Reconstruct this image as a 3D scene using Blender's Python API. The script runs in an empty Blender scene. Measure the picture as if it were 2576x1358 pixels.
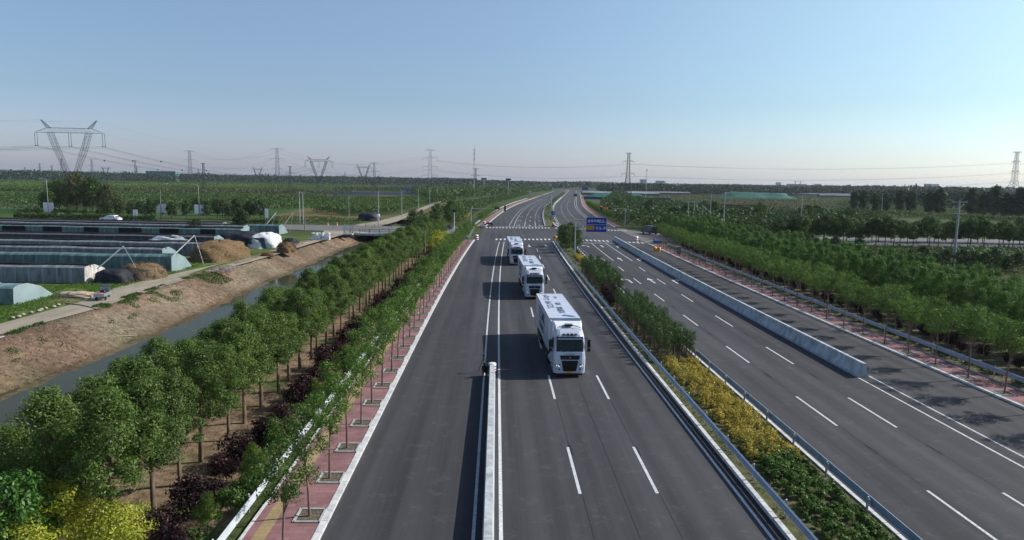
import bpy, math, random
import numpy as np
from mathutils import Vector, Matrix
R = math.radians
PI = math.pi
C = bpy.context.scene.collection
scene = bpy.context.scene
rng = np.random.default_rng(7)
random.seed(11)

# ------------------------------------------------------------------ camera
CAM_H = 15.0
TH, ROLL, YAW = R(7.2297617), 0.0165, R(1.3531473)
FPX, PW, PH = 1750.0, 2576.0, 1358.5        # focal length in the pixels of a 2576 px wide view
fwd = Vector((math.sin(YAW)*math.cos(TH), math.cos(YAW)*math.cos(TH), -math.sin(TH)))
rt = fwd.cross(Vector((0, 0, 1))).normalized()
upv = rt.cross(fwd)
r2 = rt*math.cos(ROLL) + upv*math.sin(ROLL)
u2 = upv*math.cos(ROLL) - rt*math.sin(ROLL)
cam = bpy.data.cameras.new('camera')
cam.sensor_width = 36.0
cam.lens = FPX/PW*36.0
cam.clip_start = 0.5
cam.clip_end = 30000
camo = bpy.data.objects.new('camera', cam)
m = Matrix.Identity(4)
for i in range(3):
    m[i][0] = r2[i]; m[i][1] = u2[i]; m[i][2] = -fwd[i]
m[2][3] = CAM_H
camo.matrix_world = m
C.objects.link(camo)
scene.camera = camo

def at(px, py, z=0.0):
    """point of the photograph (2576 px wide) on the horizontal plane at height z"""
    d = fwd*FPX + r2*(px-PW/2) - u2*(py-PH/2)
    t = (z-CAM_H)/d.z
    return Vector((d.x*t, d.y*t, z))
def atY(px, Y, z=0.0):
    """ground X of a thing that stands at depth Y in column px"""
    lo, hi = -4000.0, 4000.0
    for _ in range(60):
        mid = (lo+hi)/2
        d = Vector((mid, Y, z-CAM_H))
        x = PW/2 + FPX*d.dot(r2)/d.dot(fwd)
        if x < px: lo = mid
        else: hi = mid
    return mid

# ------------------------------------------------------------------ sun, sky, exposure
SUN = Vector((1.32, 0.33, 1.0)).normalized()
sun_el = math.asin(SUN.z)
sun_az = math.atan2(SUN.x, SUN.y)
w = bpy.data.worlds.new('World'); scene.world = w; w.use_nodes = True
nt = w.node_tree; nt.nodes.clear()
out = nt.nodes.new('ShaderNodeOutputWorld'); bg = nt.nodes.new('ShaderNodeBackground')
sky = nt.nodes.new('ShaderNodeTexSky'); sky.sky_type = 'NISHITA'; sky.sun_disc = False
sky.sun_elevation = sun_el; sky.sun_rotation = sun_az
sky.air_density = 1.0; sky.dust_density = 1.2; sky.ozone_density = 2.2; sky.altitude = 0
# milky spring air: the sky is tinted by elevation, cooler and greyer towards the horizon
tcw = nt.nodes.new('ShaderNodeTexCoord'); sep = nt.nodes.new('ShaderNodeSeparateXYZ'); nt.links.new(tcw.outputs['Generated'], sep.inputs[0])
tint = nt.nodes.new('ShaderNodeValToRGB'); el = tint.color_ramp.elements
el[0].position = 0.0; el[0].color = (0.90, 0.93, 1.34, 1); el[1].position = 1.0; el[1].color = (0.55, 0.56, 0.62, 1)
e_ = el.new(0.04); e_.color = (0.79, 0.82, 1.08, 1)
e_ = el.new(0.105); e_.color = (0.71, 0.76, 0.87, 1)
e_ = el.new(0.24); e_.color = (0.90, 0.91, 0.91, 1)
nt.links.new(sep.outputs['Z'], tint.inputs[0])
mul = nt.nodes.new('ShaderNodeVectorMath'); mul.operation = 'MULTIPLY'
nt.links.new(sky.outputs[0], mul.inputs[0]); nt.links.new(tint.outputs[0], mul.inputs[1])
mrx = nt.nodes.new('ShaderNodeMapRange'); mrx.inputs['From Min'].default_value = 0.0; mrx.inputs['From Max'].default_value = 0.62; nt.links.new(sep.outputs['X'], mrx.inputs[0])
az = nt.nodes.new('ShaderNodeMixRGB'); az.inputs[1].default_value = (1, 1, 1, 1); az.inputs[2].default_value = (1.06, 1.18, 1.06, 1); nt.links.new(mrx.outputs[0], az.inputs[0])
mul2 = nt.nodes.new('ShaderNodeVectorMath'); mul2.operation = 'MULTIPLY'; nt.links.new(mul.outputs[0], mul2.inputs[0]); nt.links.new(az.outputs[0], mul2.inputs[1])
nt.links.new(mul2.outputs[0], bg.inputs[0]); bg.inputs[1].default_value = 0.15
nt.links.new(bg.outputs[0], out.inputs[0])
sl = bpy.data.lights.new('sun', 'SUN'); sl.energy = 5.0; sl.angle = R(0.5); sl.color = (1.0, 0.96, 0.9)
so = bpy.data.objects.new('sun', sl); C.objects.link(so)
so.rotation_euler = SUN.to_track_quat('Z', 'Y').to_euler()
scene.view_settings.view_transform = 'Standard'
scene.view_settings.look = 'None'
scene.view_settings.exposure = 0.0
scene.view_settings.gamma = 1.0
scene.cycles.max_bounces = 6
scene.cycles.diffuse_bounces = 2
scene.cycles.transparent_max_bounces = 8
scene.cycles.volume_bounces = 0

# ------------------------------------------------------------------ materials
MATS = {}
def nodes(name):
    mt = bpy.data.materials.new(name); mt.use_nodes = True
    return mt, mt.node_tree, mt.node_tree.nodes['Principled BSDF']
def mat(name, col, rough=0.7, metal=0.0, var=0.12, scale=3.0, stretch=(1, 1, 1), bump=0.0, spec=0.3, c2=None, detail=5, emit=None):
    if name in MATS: return MATS[name]
    mt, t, b = nodes(name)
    tc = t.nodes.new('ShaderNodeTexCoord'); mp = t.nodes.new('ShaderNodeMapping')
    mp.inputs['Scale'].default_value = stretch
    t.links.new(tc.outputs['Object'], mp.inputs[0])
    n = t.nodes.new('ShaderNodeTexNoise'); n.inputs['Scale'].default_value = scale; n.inputs['Detail'].default_value = detail
    n.inputs['Roughness'].default_value = 0.65
    t.links.new(mp.outputs[0], n.inputs[0])
    rp = t.nodes.new('ShaderNodeValToRGB')
    a = [max(0, c*(1-var*1.6)) for c in col]; d = c2 if c2 else [min(1, c*(1+var*1.6)) for c in col]
    rp.color_ramp.elements[0].color = (*a, 1); rp.color_ramp.elements[1].color = (*d, 1)
    rp.color_ramp.elements[0].position = 0.32; rp.color_ramp.elements[1].position = 0.68
    t.links.new(n.outputs[0], rp.inputs[0]); t.links.new(rp.outputs[0], b.inputs['Base Color'])
    b.inputs['Roughness'].default_value = rough; b.inputs['Metallic'].default_value = metal
    b.inputs['Specular IOR Level'].default_value = spec
    if bump:
        bp = t.nodes.new('ShaderNodeBump'); bp.inputs['Strength'].default_value = bump; bp.inputs['Distance'].default_value = 0.1
        t.links.new(n.outputs[0], bp.inputs['Height']); t.links.new(bp.outputs[0], b.inputs['Normal'])
    if emit:
        b.inputs['Emission Color'].default_value = (*emit[:3], 1); b.inputs['Emission Strength'].default_value = emit[3]
    MATS[name] = mt
    return mt
def foliage(name, col, trans=0.3, hue=0.0, var=0.5):
    if name in MATS: return MATS[name]
    mt = bpy.data.materials.new(name); mt.use_nodes = True
    t = mt.node_tree; t.nodes.clear()
    o = t.nodes.new('ShaderNodeOutputMaterial')
    at_ = t.nodes.new('ShaderNodeAttribute'); at_.attribute_name = 'lv'
    oi = t.nodes.new('ShaderNodeObjectInfo')
    add = t.nodes.new('ShaderNodeMath'); add.operation = 'MULTIPLY_ADD'
    add.inputs[1].default_value = 0.35; t.links.new(oi.outputs['Random'], add.inputs[0])
    mu = t.nodes.new('ShaderNodeMath'); mu.operation = 'MULTIPLY'; mu.inputs[1].default_value = 0.75
    t.links.new(at_.outputs['Fac'], mu.inputs[0]); t.links.new(mu.outputs[0], add.inputs[2])
    rp = t.nodes.new('ShaderNodeValToRGB')
    a = [c*(1-var) for c in col]; d = [min(1, c*(1+var*1.3)) for c in col]
    a = [a[0]*0.9, a[1]*0.95, a[2]*1.15]; d = [d[0]*1.12, d[1], d[2]*0.85]
    rp.color_ramp.elements[0].color = (*a, 1); rp.color_ramp.elements[1].color = (*d, 1)
    t.links.new(add.outputs[0], rp.inputs[0])
    df = t.nodes.new('ShaderNodeBsdfDiffuse'); tr = t.nodes.new('ShaderNodeBsdfTranslucent'); mx = t.nodes.new('ShaderNodeMixShader')
    gl = t.nodes.new('ShaderNodeBsdfGlossy'); gl.inputs['Roughness'].default_value = 0.5; m2 = t.nodes.new('ShaderNodeMixShader')
    t.links.new(rp.outputs[0], df.inputs[0]); t.links.new(rp.outputs[0], tr.inputs[0])
    mx.inputs[0].default_value = trans; t.links.new(df.outputs[0], mx.inputs[1]); t.links.new(tr.outputs[0], mx.inputs[2])
    m2.inputs[0].default_value = 0.025; t.links.new(mx.outputs[0], m2.inputs[1]); t.links.new(gl.outputs[0], m2.inputs[2])
    t.links.new(m2.outputs[0], o.inputs[0])
    MATS[name] = mt
    return mt

M_WHITE = mat('white_paint', (0.78, 0.79, 0.82), 0.35, var=0.03, scale=1.5, spec=0.5)
M_TRUCK = mat('truck_white', (0.56, 0.59, 0.70), 0.3, var=0.03, scale=0.8, spec=0.5)
M_BLACK = mat('black_plastic', (0.012, 0.012, 0.015), 0.45, var=0.2)
M_RUBBER = mat('rubber', (0.015, 0.015, 0.016), 0.85, var=0.2)
M_DGLASS = mat('dark_glass', (0.006, 0.009, 0.010), 0.12, var=0.2, spec=0.35)
M_STEEL = mat('galvanised_steel', (0.42, 0.45, 0.48), 0.42, 0.6, var=0.1, scale=6)
M_PYLON = mat('pylon_steel', (0.06, 0.065, 0.075), 0.6, 0.3, var=0.1)
M_RAIL = mat('rail_blue_grey', (0.40, 0.47, 0.56), 0.35, 0.5, var=0.1, scale=1.5)
M_RAILW = mat('rail_white', (0.52, 0.55, 0.58), 0.4, 0.1, var=0.08, scale=1.5)
M_CONC = mat('concrete', (0.46, 0.46, 0.45), 0.85, var=0.22, scale=1.4, bump=0.15)
M_CONC_W = mat('barrier_concrete', (0.44, 0.465, 0.485), 0.8, var=0.24, scale=1.6, bump=0.12, stretch=(1, 1, 0.4), detail=8)
M_KERB = mat('kerb_stone', (0.56, 0.56, 0.56), 0.8, var=0.14, scale=2.0)
M_BARK = mat('bark', (0.17, 0.12, 0.085), 0.9, var=0.3, scale=9, stretch=(1, 1, 0.25))
M_BARKP = mat('bark_young', (0.20, 0.125, 0.10), 0.85, var=0.25, scale=9, stretch=(1, 1, 0.25))
M_SOIL = mat('soil', (0.20, 0.145, 0.095), 0.95, var=0.45, scale=2.6, bump=0.5, detail=8)
M_PITSOIL = mat('pit_soil', (0.12, 0.10, 0.075), 0.95, var=0.4, scale=7, bump=0.6)
M_WOOD = mat('weathered_wood', (0.24, 0.20, 0.16), 0.85, var=0.25, scale=5)
M_POLE = mat('pole_concrete', (0.36, 0.37, 0.36), 0.8, var=0.12, scale=4)
M_RED = mat('red_paint', (0.42, 0.02, 0.03), 0.5, var=0.1)
M_BLUE = mat('sign_blue', (0.01, 0.035, 0.28), 0.4, var=0.06)
M_SIGNW = mat('sign_white', (0.62, 0.66, 0.72), 0.4, var=0.03)
M_ORANGE = mat('sign_orange', (0.75, 0.33, 0.01), 0.4, var=0.1)
M_LINE = mat('lane_paint', (0.54, 0.55, 0.57), 0.75, var=0.24, scale=7, detail=9)
F_STREET = foliage('street_leaf', (0.075, 0.150, 0.026), 0.38)
F_GROVE = foliage('grove_leaf', (0.082, 0.146, 0.032), 0.36)
F_GROVER = foliage('grove_leaf_right', (0.072, 0.150, 0.032), 0.38)
F_GOLD = foliage('gold_leaf', (0.33, 0.38, 0.045), 0.4, var=0.4)
F_YEL = foliage('yellow_leaf', (0.40, 0.33, 0.055), 0.3, var=0.6)
F_PURP = foliage('plum_leaf', (0.030, 0.0125, 0.016), 0.12, var=0.55)
MATS['yellow_leaf'].node_tree.nodes['Color Ramp'].color_ramp.elements[0].color = (0.11, 0.125, 0.03, 1)
F_HEDGE = foliage('hedge_leaf', (0.072, 0.145, 0.026), 0.35)
F_BAMB = foliage('shrub_leaf', (0.050, 0.105, 0.030), 0.3)
F_DARK = foliage('dark_leaf', (0.034, 0.068, 0.022), 0.25)
F_MID = foliage('mid_leaf', (0.050, 0.098, 0.022), 0.3)
F_LITE = foliage('nursery_leaf', (0.055, 0.102, 0.024), 0.3, var=0.35)
F_FAR = foliage('far_leaf', (0.020, 0.044, 0.021), 0.15, var=0.35)
F_BROWN = foliage('twiggy_leaf', (0.085, 0.075, 0.040), 0.2)

def asphalt():
    mt, t, b = nodes('asphalt')
    tc = t.nodes.new('ShaderNodeTexCoord')
    def noise(scale, st, det=4, ro=0.6):
        mp = t.nodes.new('ShaderNodeMapping'); mp.inputs['Scale'].default_value = st
        t.links.new(tc.outputs['Object'], mp.inputs[0])
        n = t.nodes.new('ShaderNodeTexNoise'); n.inputs['Scale'].default_value = scale; n.inputs['Detail'].default_value = det
        n.inputs['Roughness'].default_value = ro
        t.links.new(mp.outputs[0], n.inputs[0]); return n
    streak = noise(0.75, (1, 0.012, 1), 7, 0.7)
    patch = noise(0.11, (1, 0.2, 1), 6)
    grain = noise(14, (1, 1, 1), 3)
    def mixf(a, fa, bn, fb):
        x = t.nodes.new('ShaderNodeMath'); x.operation = 'MULTIPLY'; x.inputs[1].default_value = fa; t.links.new(a, x.inputs[0])
        y = t.nodes.new('ShaderNodeMath'); y.operation = 'MULTIPLY_ADD'; y.inputs[1].default_value = fb
        t.links.new(bn, y.inputs[0]); t.links.new(x.outputs[0], y.inputs[2]); return y.outputs[0]
    s = mixf(streak.outputs[0], 0.4, patch.outputs[0], 0.4)
    s = mixf(s, 1.0, grain.outputs[0], 0.2)
    sx = t.nodes.new('ShaderNodeSeparateXYZ'); t.links.new(tc.outputs['Object'], sx.inputs[0])
    ph = t.nodes.new('ShaderNodeMath'); ph.operation = 'MULTIPLY'; ph.inputs[1].default_value = 2*PI/1.9; t.links.new(sx.outputs['X'], ph.inputs[0])
    co = t.nodes.new('ShaderNodeMath'); co.operation = 'COSINE'; t.links.new(ph.outputs[0], co.inputs[0])
    s = mixf(s, 1.0, co.outputs[0], 0.028)
    rp = t.nodes.new('ShaderNodeValToRGB')
    rp.color_ramp.elements[0].position = 0.42; rp.color_ramp.elements[1].position = 0.59
    rp.color_ramp.elements[0].color = (0.030, 0.030, 0.035, 1); rp.color_ramp.elements[1].color = (0.068, 0.066, 0.073, 1)
    t.links.new(s, rp.inputs[0])
    # thin light scuffs
    sc = noise(0.9, (1, 1, 1), 2); fine = noise(5, (0.5, 3, 1), 4)
    g = t.nodes.new('ShaderNodeMath'); g.operation = 'MULTIPLY'; t.links.new(sc.outputs[0], g.inputs[0]); t.links.new(fine.outputs[0], g.inputs[1])
    r2_ = t.nodes.new('ShaderNodeValToRGB'); r2_.color_ramp.elements[0].position = 0.315; r2_.color_ramp.elements[1].position = 0.37
    r2_.color_ramp.elements[1].color = (0.16, 0.16, 0.16, 1)
    t.links.new(g.outputs[0], r2_.inputs[0])
    mx = t.nodes.new('ShaderNodeMixRGB'); mx.inputs[2].default_value = (0.2, 0.195, 0.19, 1)
    t.links.new(r2_.outputs[0], mx.inputs[0]); t.links.new(rp.outputs[0], mx.inputs[1])
    t.links.new(mx.outputs[0], b.inputs['Base Color'])
    b.inputs['Roughness'].default_value = 0.82; b.inputs['Specular IOR Level'].default_value = 0.3
    bp = t.nodes.new('ShaderNodeBump'); bp.inputs['Strength'].default_value = 0.2; bp.inputs['Distance'].default_value = 0.02
    t.links.new(grain.outputs[0], bp.inputs['Height']); t.links.new(bp.outputs[0], b.inputs['Normal'])
    return mt
M_ASPH = asphalt()

def brick_mat(name, c1, c2, mortar, sx, sy, var=0.3):
    mt, t, b = nodes(name)
    tc = t.nodes.new('ShaderNodeTexCoord'); mp = t.nodes.new('ShaderNodeMapping'); mp.inputs['Rotation'].default_value = (0, 0, 0)
    t.links.new(tc.outputs['Object'], mp.inputs[0])
    br = t.nodes.new('ShaderNodeTexBrick'); br.inputs['Scale'].default_value = 1.0
    br.inputs['Brick Width'].default_value = sx; br.inputs['Row Height'].default_value = sy; br.inputs['Mortar Size'].default_value = 0.012
    br.inputs['Color1'].default_value = (*c1, 1); br.inputs['Color2'].default_value = (*c2, 1); br.inputs['Mortar'].default_value = (*mortar, 1)
    t.links.new(mp.outputs[0], br.inputs[0])
    n = t.nodes.new('ShaderNodeTexNoise'); n.inputs['Scale'].default_value = 0.7; n.inputs['Detail'].default_value = 6
    t.links.new(tc.outputs['Object'], n.inputs[0])
    mr = t.nodes.new('ShaderNodeMapRange'); mr.inputs['To Min'].default_value = 1-var; mr.inputs['To Max'].default_value = 1+var
    mr.inputs['From Min'].default_value = 0.3; mr.inputs['From Max'].default_value = 0.7
    t.links.new(n.outputs[0], mr.inputs[0])
    vm = t.nodes.new('ShaderNodeVectorMath'); vm.operation = 'SCALE'
    t.links.new(br.outputs[0], vm.inputs[0]); t.links.new(mr.outputs[0], vm.inputs['Scale'])
    t.links.new(vm.outputs[0], b.inputs['Base Color']); b.inputs['Roughness'].default_value = 0.9
    return mt
M_PAVE = brick_mat('pink_paving', (0.27, 0.135, 0.135), (0.20, 0.095, 0.10), (0.17, 0.09, 0.09), 0.6, 0.3)
M_TACT = brick_mat('yellow_paving', (0.33, 0.245, 0.13), (0.29, 0.21, 0.105), (0.22, 0.15, 0.07), 0.3, 0.3, 0.15)
M_BRICKW = brick_mat('brick_wall', (0.14, 0.07, 0.05), (0.10, 0.05, 0.04), (0.12, 0.1, 0.09), 0.5, 0.2, 0.2)

# ------------------------------------------------------------------ mesh helpers
def tag(o, label=None, cat=None, group=None, kind=None):
    if label: o['label'] = label
    if cat: o['category'] = cat
    if group: o['group'] = group
    if kind: o['kind'] = kind
    return o
def empty(name, loc=(0, 0, 0), rz=0.0, label=None, cat=None, group=None):
    o = bpy.data.objects.new(name, None); C.objects.link(o)
    o.empty_display_size = 0.3
    o.location = loc; o.rotation_euler = (0, 0, rz)
    return tag(o, label, cat, group)
class MB:
    def __init__(s): s.v = []; s.f = []; s.smooth = []
    def add(s, vs, fs, sm=False):
        n = len(s.v); s.v += [tuple(p) for p in vs]
        s.f += [tuple(i+n for i in f) for f in fs]; s.smooth += [sm]*len(fs); return s
    def box(s, c, d, rz=0.0, rx=0.0, taper=1.0):
        M_ = Matrix.Rotation(rz, 3, 'Z') @ Matrix.Rotation(rx, 3, 'X')
        vs = []
        for k, (x, y, z) in enumerate([(-1,-1,-1),(1,-1,-1),(1,1,-1),(-1,1,-1),(-1,-1,1),(1,-1,1),(1,1,1),(-1,1,1)]):
            tp = taper if z > 0 else 1.0
            p = M_ @ Vector((x*d[0]/2*tp, y*d[1]/2*tp, z*d[2]/2)); vs.append((p.x+c[0], p.y+c[1], p.z+c[2]))
        return s.add(vs, [(3,2,1,0),(4,5,6,7),(0,1,5,4),(1,2,6,5),(2,3,7,6),(3,0,4,7)])
    def tube(s, pts, r, n=6, caps=True, sm=True):
        pts = [Vector(p) for p in pts]; rs = r if isinstance(r, (list, tuple)) else [r]*len(pts)
        vs = []
        for i, p in enumerate(pts):
            d = (pts[min(i+1, len(pts)-1)]-pts[max(i-1, 0)])
            d = d.normalized() if d.length > 1e-9 else Vector((0, 0, 1))
            a = Vector((0, 0, 1)).cross(d)
            a = a.normalized() if a.length > 1e-3 else Vector((1, 0, 0))
            b = d.cross(a)
            for k in range(n):
                q = 2*PI*k/n + PI/4
                vs.append(p + a*math.cos(q)*rs[i] + b*math.sin(q)*rs[i])
        fs = [(i*n+k, i*n+(k+1) % n, (i+1)*n+(k+1) % n, (i+1)*n+k) for i in range(len(pts)-1) for k in range(n)]
        s.add(vs, fs, sm)
        if caps: s.add(vs[:n], [tuple(range(n))[::-1]]); s.add(vs[-n:], [tuple(range(n))])
        return s
    def bar(s, a, b, r): return s.tube([a, b], r, 4, False, False)
    def lathe(s, prof, n=16, c=(0, 0, 0)):
        vs = [(c[0]+r*math.cos(2*PI*k/n), c[1]+r*math.sin(2*PI*k/n), c[2]+z) for r, z in prof for k in range(n)]
        fs = [(i*n+k, i*n+(k+1) % n, (i+1)*n+(k+1) % n, (i+1)*n+k) for i in range(len(prof)-1) for k in range(n)]
        s.add(vs, fs, True); s.add(vs[-n:], [tuple(range(n))]); return s
    def prism(s, poly, z0, z1):
        n = len(poly); vs = [(p[0], p[1], z0) for p in poly]+[(p[0], p[1], z1) for p in poly]
        return s.add(vs, [tuple(range(n))[::-1], tuple(range(n, 2*n))]+[(i, (i+1) % n, (i+1) % n+n, i+n) for i in range(n)])
    def yprism(s, poly, y0, y1, x=0.0):
        """polygon in x,z pushed along y"""
        n = len(poly); vs = [(p[0]+x, y0, p[1]) for p in poly]+[(p[0]+x, y1, p[1]) for p in poly]
        return s.add(vs, [tuple(range(n)), tuple(range(n, 2*n))[::-1]]+[(i, i+n, (i+1) % n+n, (i+1) % n) for i in range(n)])
    def loft(s, rings, cap=True, sm=False):
        n = len(rings[0]); vs = [p for r in rings for p in r]
        fs = [(i*n+k, i*n+(k+1) % n, (i+1)*n+(k+1) % n, (i+1)*n+k) for i in range(len(rings)-1) for k in range(n)]
        s.add(vs, fs, sm)
        if cap: s.add(rings[0], [tuple(range(n))[::-1]]); s.add(rings[-1], [tuple(range(n))])
        return s
    def build(s, name, material, parent=None):
        me = bpy.data.meshes.new(name); me.from_pydata(s.v, [], s.f); me.update()
        me.polygons.foreach_set('use_smooth', s.smooth)
        me.materials.append(material)
        o = bpy.data.objects.new(name, me); C.objects.link(o)
        if parent is not None: o.parent = parent
        return o
def np_mesh(name, V, F4, material, parent=None, lv=None):
    me = bpy.data.meshes.new(name); nf = len(F4)
    me.vertices.add(len(V)); me.vertices.foreach_set('co', np.asarray(V, np.float32).ravel())
    me.loops.add(nf*4); me.loops.foreach_set('vertex_index', np.asarray(F4, np.int32).ravel())
    me.polygons.add(nf); me.polygons.foreach_set('loop_start', np.arange(0, nf*4, 4, dtype=np.int32))
    me.update(calc_edges=True)
    if lv is not None:
        a = me.attributes.new('lv', 'FLOAT', 'FACE'); a.data.foreach_set('value', np.asarray(lv, np.float32))
    me.materials.append(material)
    o = bpy.data.objects.new(name, me); C.objects.link(o)
    if parent is not None: o.parent = parent
    return o
def leaves(name, P, N, L, W, material, parent=None, lv=None):
    """diamond leaves at points P with normals N"""
    P = np.asarray(P); n = len(P)
    N = N/np.maximum(np.linalg.norm(N, axis=1, keepdims=True), 1e-6)
    T = np.cross(N, rng.normal(size=(n, 3))); T /= np.maximum(np.linalg.norm(T, axis=1, keepdims=True), 1e-6)
    B = np.cross(N, T)
    sc = rng.uniform(0.7, 1.3, (n, 1))
    L = np.broadcast_to(np.asarray(L, float).reshape(-1, 1), (n, 1))*sc; W = np.broadcast_to(np.asarray(W, float).reshape(-1, 1), (n, 1))*sc
    V = np.stack([P-T*L/2, P+B*W/2, P+T*L/2, P-B*W/2], 1).reshape(-1, 3)
    F = np.arange(4*n).reshape(-1, 4)
    if lv is None: lv = rng.uniform(0, 1, n)
    return np_mesh(name, V, F, material, parent, np.clip(lv, 0, 1))
def clumps(cent, rad, n, flat=0.8, up=0.5):
    """leaf points and normals gathered in clumps"""
    cent = np.asarray(cent, float); K = len(cent); rad = np.broadcast_to(np.asarray(rad, float), (K,))
    idx = rng.integers(0, K, n)
    d = rng.normal(size=(n, 3)); d /= np.linalg.norm(d, axis=1, keepdims=True)
    r = rng.uniform(0.35, 1.05, (n, 1))
    P = cent[idx] + d*r*rad[idx][:, None]*np.array([1, 1, flat])
    N = d*0.8 + rng.normal(size=(n, 3))*0.55 + np.array([0, 0, up])
    tone = rng.uniform(0, 1, K)[idx]*0.45 + rng.uniform(0, 1, n)*0.55
    return P, N, tone
def copy_tree(o, parent=None):
    c = o.copy(); C.objects.link(c)
    if parent is not None: c.parent = parent
    for ch in list(o.children): copy_tree(ch, c)
    return c
def place(proto, used, loc, rz=0.0, sc=1.0, label=None, group=None):
    """first call moves the prototype itself, the next ones copy it"""
    if proto.name not in used: used.add(proto.name); o = proto
    else: o = copy_tree(proto)
    o.location = loc; o.rotation_euler = (0, 0, rz); o.scale = (sc, sc, sc) if not isinstance(sc, tuple) else sc
    if label: o['label'] = label
    if group: o['group'] = group
    return o
USED = set()
ONES = ['', 'first', 'second', 'third', 'fourth', 'fifth', 'sixth', 'seventh', 'eighth', 'ninth', 'tenth', 'eleventh', 'twelfth', 'thirteenth',
        'fourteenth', 'fifteenth', 'sixteenth', 'seventeenth', 'eighteenth', 'nineteenth']
TENS = ['', '', 'twent', 'thirt', 'fort', 'fift', 'sixt', 'sevent', 'eight', 'ninet']
def ordw(n):
    if n >= 100: return 'hundredth' if n == 100 else 'hundred-and-'+ordw(n-100)
    if n < 20: return ONES[n]
    t, o = divmod(n, 10)
    return TENS[t]+('ieth' if o == 0 else 'y-'+ONES[o])
def text_part(name, s, size, mtx, material, parent, depth=0.004, align='CENTER', bold=0.0):
    cu = bpy.data.curves.new(name, 'FONT'); cu.body = s; cu.size = size; cu.extrude = depth; cu.align_x = align; cu.align_y = 'CENTER'
    cu.offset = bold; cu.resolution_u = 3
    to = bpy.data.objects.new(name+'_tmp', cu); C.objects.link(to)
    dg = bpy.context.evaluated_depsgraph_get()
    me = bpy.data.meshes.new_from_object(to.evaluated_get(dg))
    bpy.data.objects.remove(to); me.transform(mtx); me.materials.clear(); me.materials.append(material)
    o = bpy.data.objects.new(name, me); C.objects.link(o)
    if parent is not None: o.parent = parent
    return o
def skinned(name, verts, edges, radii, material, parent=None, sub=1):
    me = bpy.data.meshes.new(name); me.from_pydata(verts, edges, [])
    o = bpy.data.objects.new(name+'_tmp', me); C.objects.link(o)
    o.modifiers.new('s', 'SKIN'); sd = o.modifiers.new('d', 'SUBSURF'); sd.levels = sub; sd.render_levels = sub
    for v, r in zip(me.skin_vertices[0].data, radii): v.radius = (r, r)
    me.skin_vertices[0].data[0].use_root = True
    dg = bpy.context.evaluated_depsgraph_get()
    m2 = bpy.data.meshes.new_from_object(o.evaluated_get(dg)); bpy.data.objects.remove(o)
    m2.materials.clear(); m2.materials.append(material)
    for p in m2.polygons: p.use_smooth = True
    r = bpy.data.objects.new(name, m2); C.objects.link(r)
    if parent is not None: r.parent = parent
    return r

# ------------------------------------------------------------------ the road's line: lateral offset of the alignment at depth Y
def cy(Y):
    if Y < 60: return 0.0
    if Y < 512: return 1.27e-4*(Y-60)**2
    return 1.27e-4*452**2 + 0.1148*(Y-512)
def ys(y0, y1):
    out_ = [y0]; y = y0
    while y < y1:
        y += 4 if y < 300 else (10 if y < 700 else 40); out_.append(min(y, y1))
    return out_
def ribbon(mb, s0, s1, y0, y1, z):
    Y = ys(y0, y1)
    vs = [(s+cy(y), y, z) for y in Y for s in (s0, s1)]
    mb.add(vs, [(2*i, 2*i+1, 2*i+3, 2*i+2) for i in range(len(Y)-1)]); return mb
def slab(mb, s0, s1, y0, y1, z0, z1):
    Y = ys(y0, y1)
    vs = [(s+cy(y), y, z) for y in Y for s, z in ((s0, z0), (s0, z1), (s1, z1), (s1, z0))]
    fs = []
    for i in range(len(Y)-1):
        a = 4*i
        for k in range(3): fs.append((a+k, a+4+k, a+5+k, a+1+k))
    fs += [(0, 1, 2, 3), tuple(4*(len(Y)-1)+k for k in (3, 2, 1, 0))]
    mb.add(vs, fs); return mb
def poly(mb, pts, z):
    mb.add([(p[0], p[1], z) for p in pts], [tuple(range(len(pts)))]); return mb
def structure(o): o['kind'] = 'structure'; return o

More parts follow.
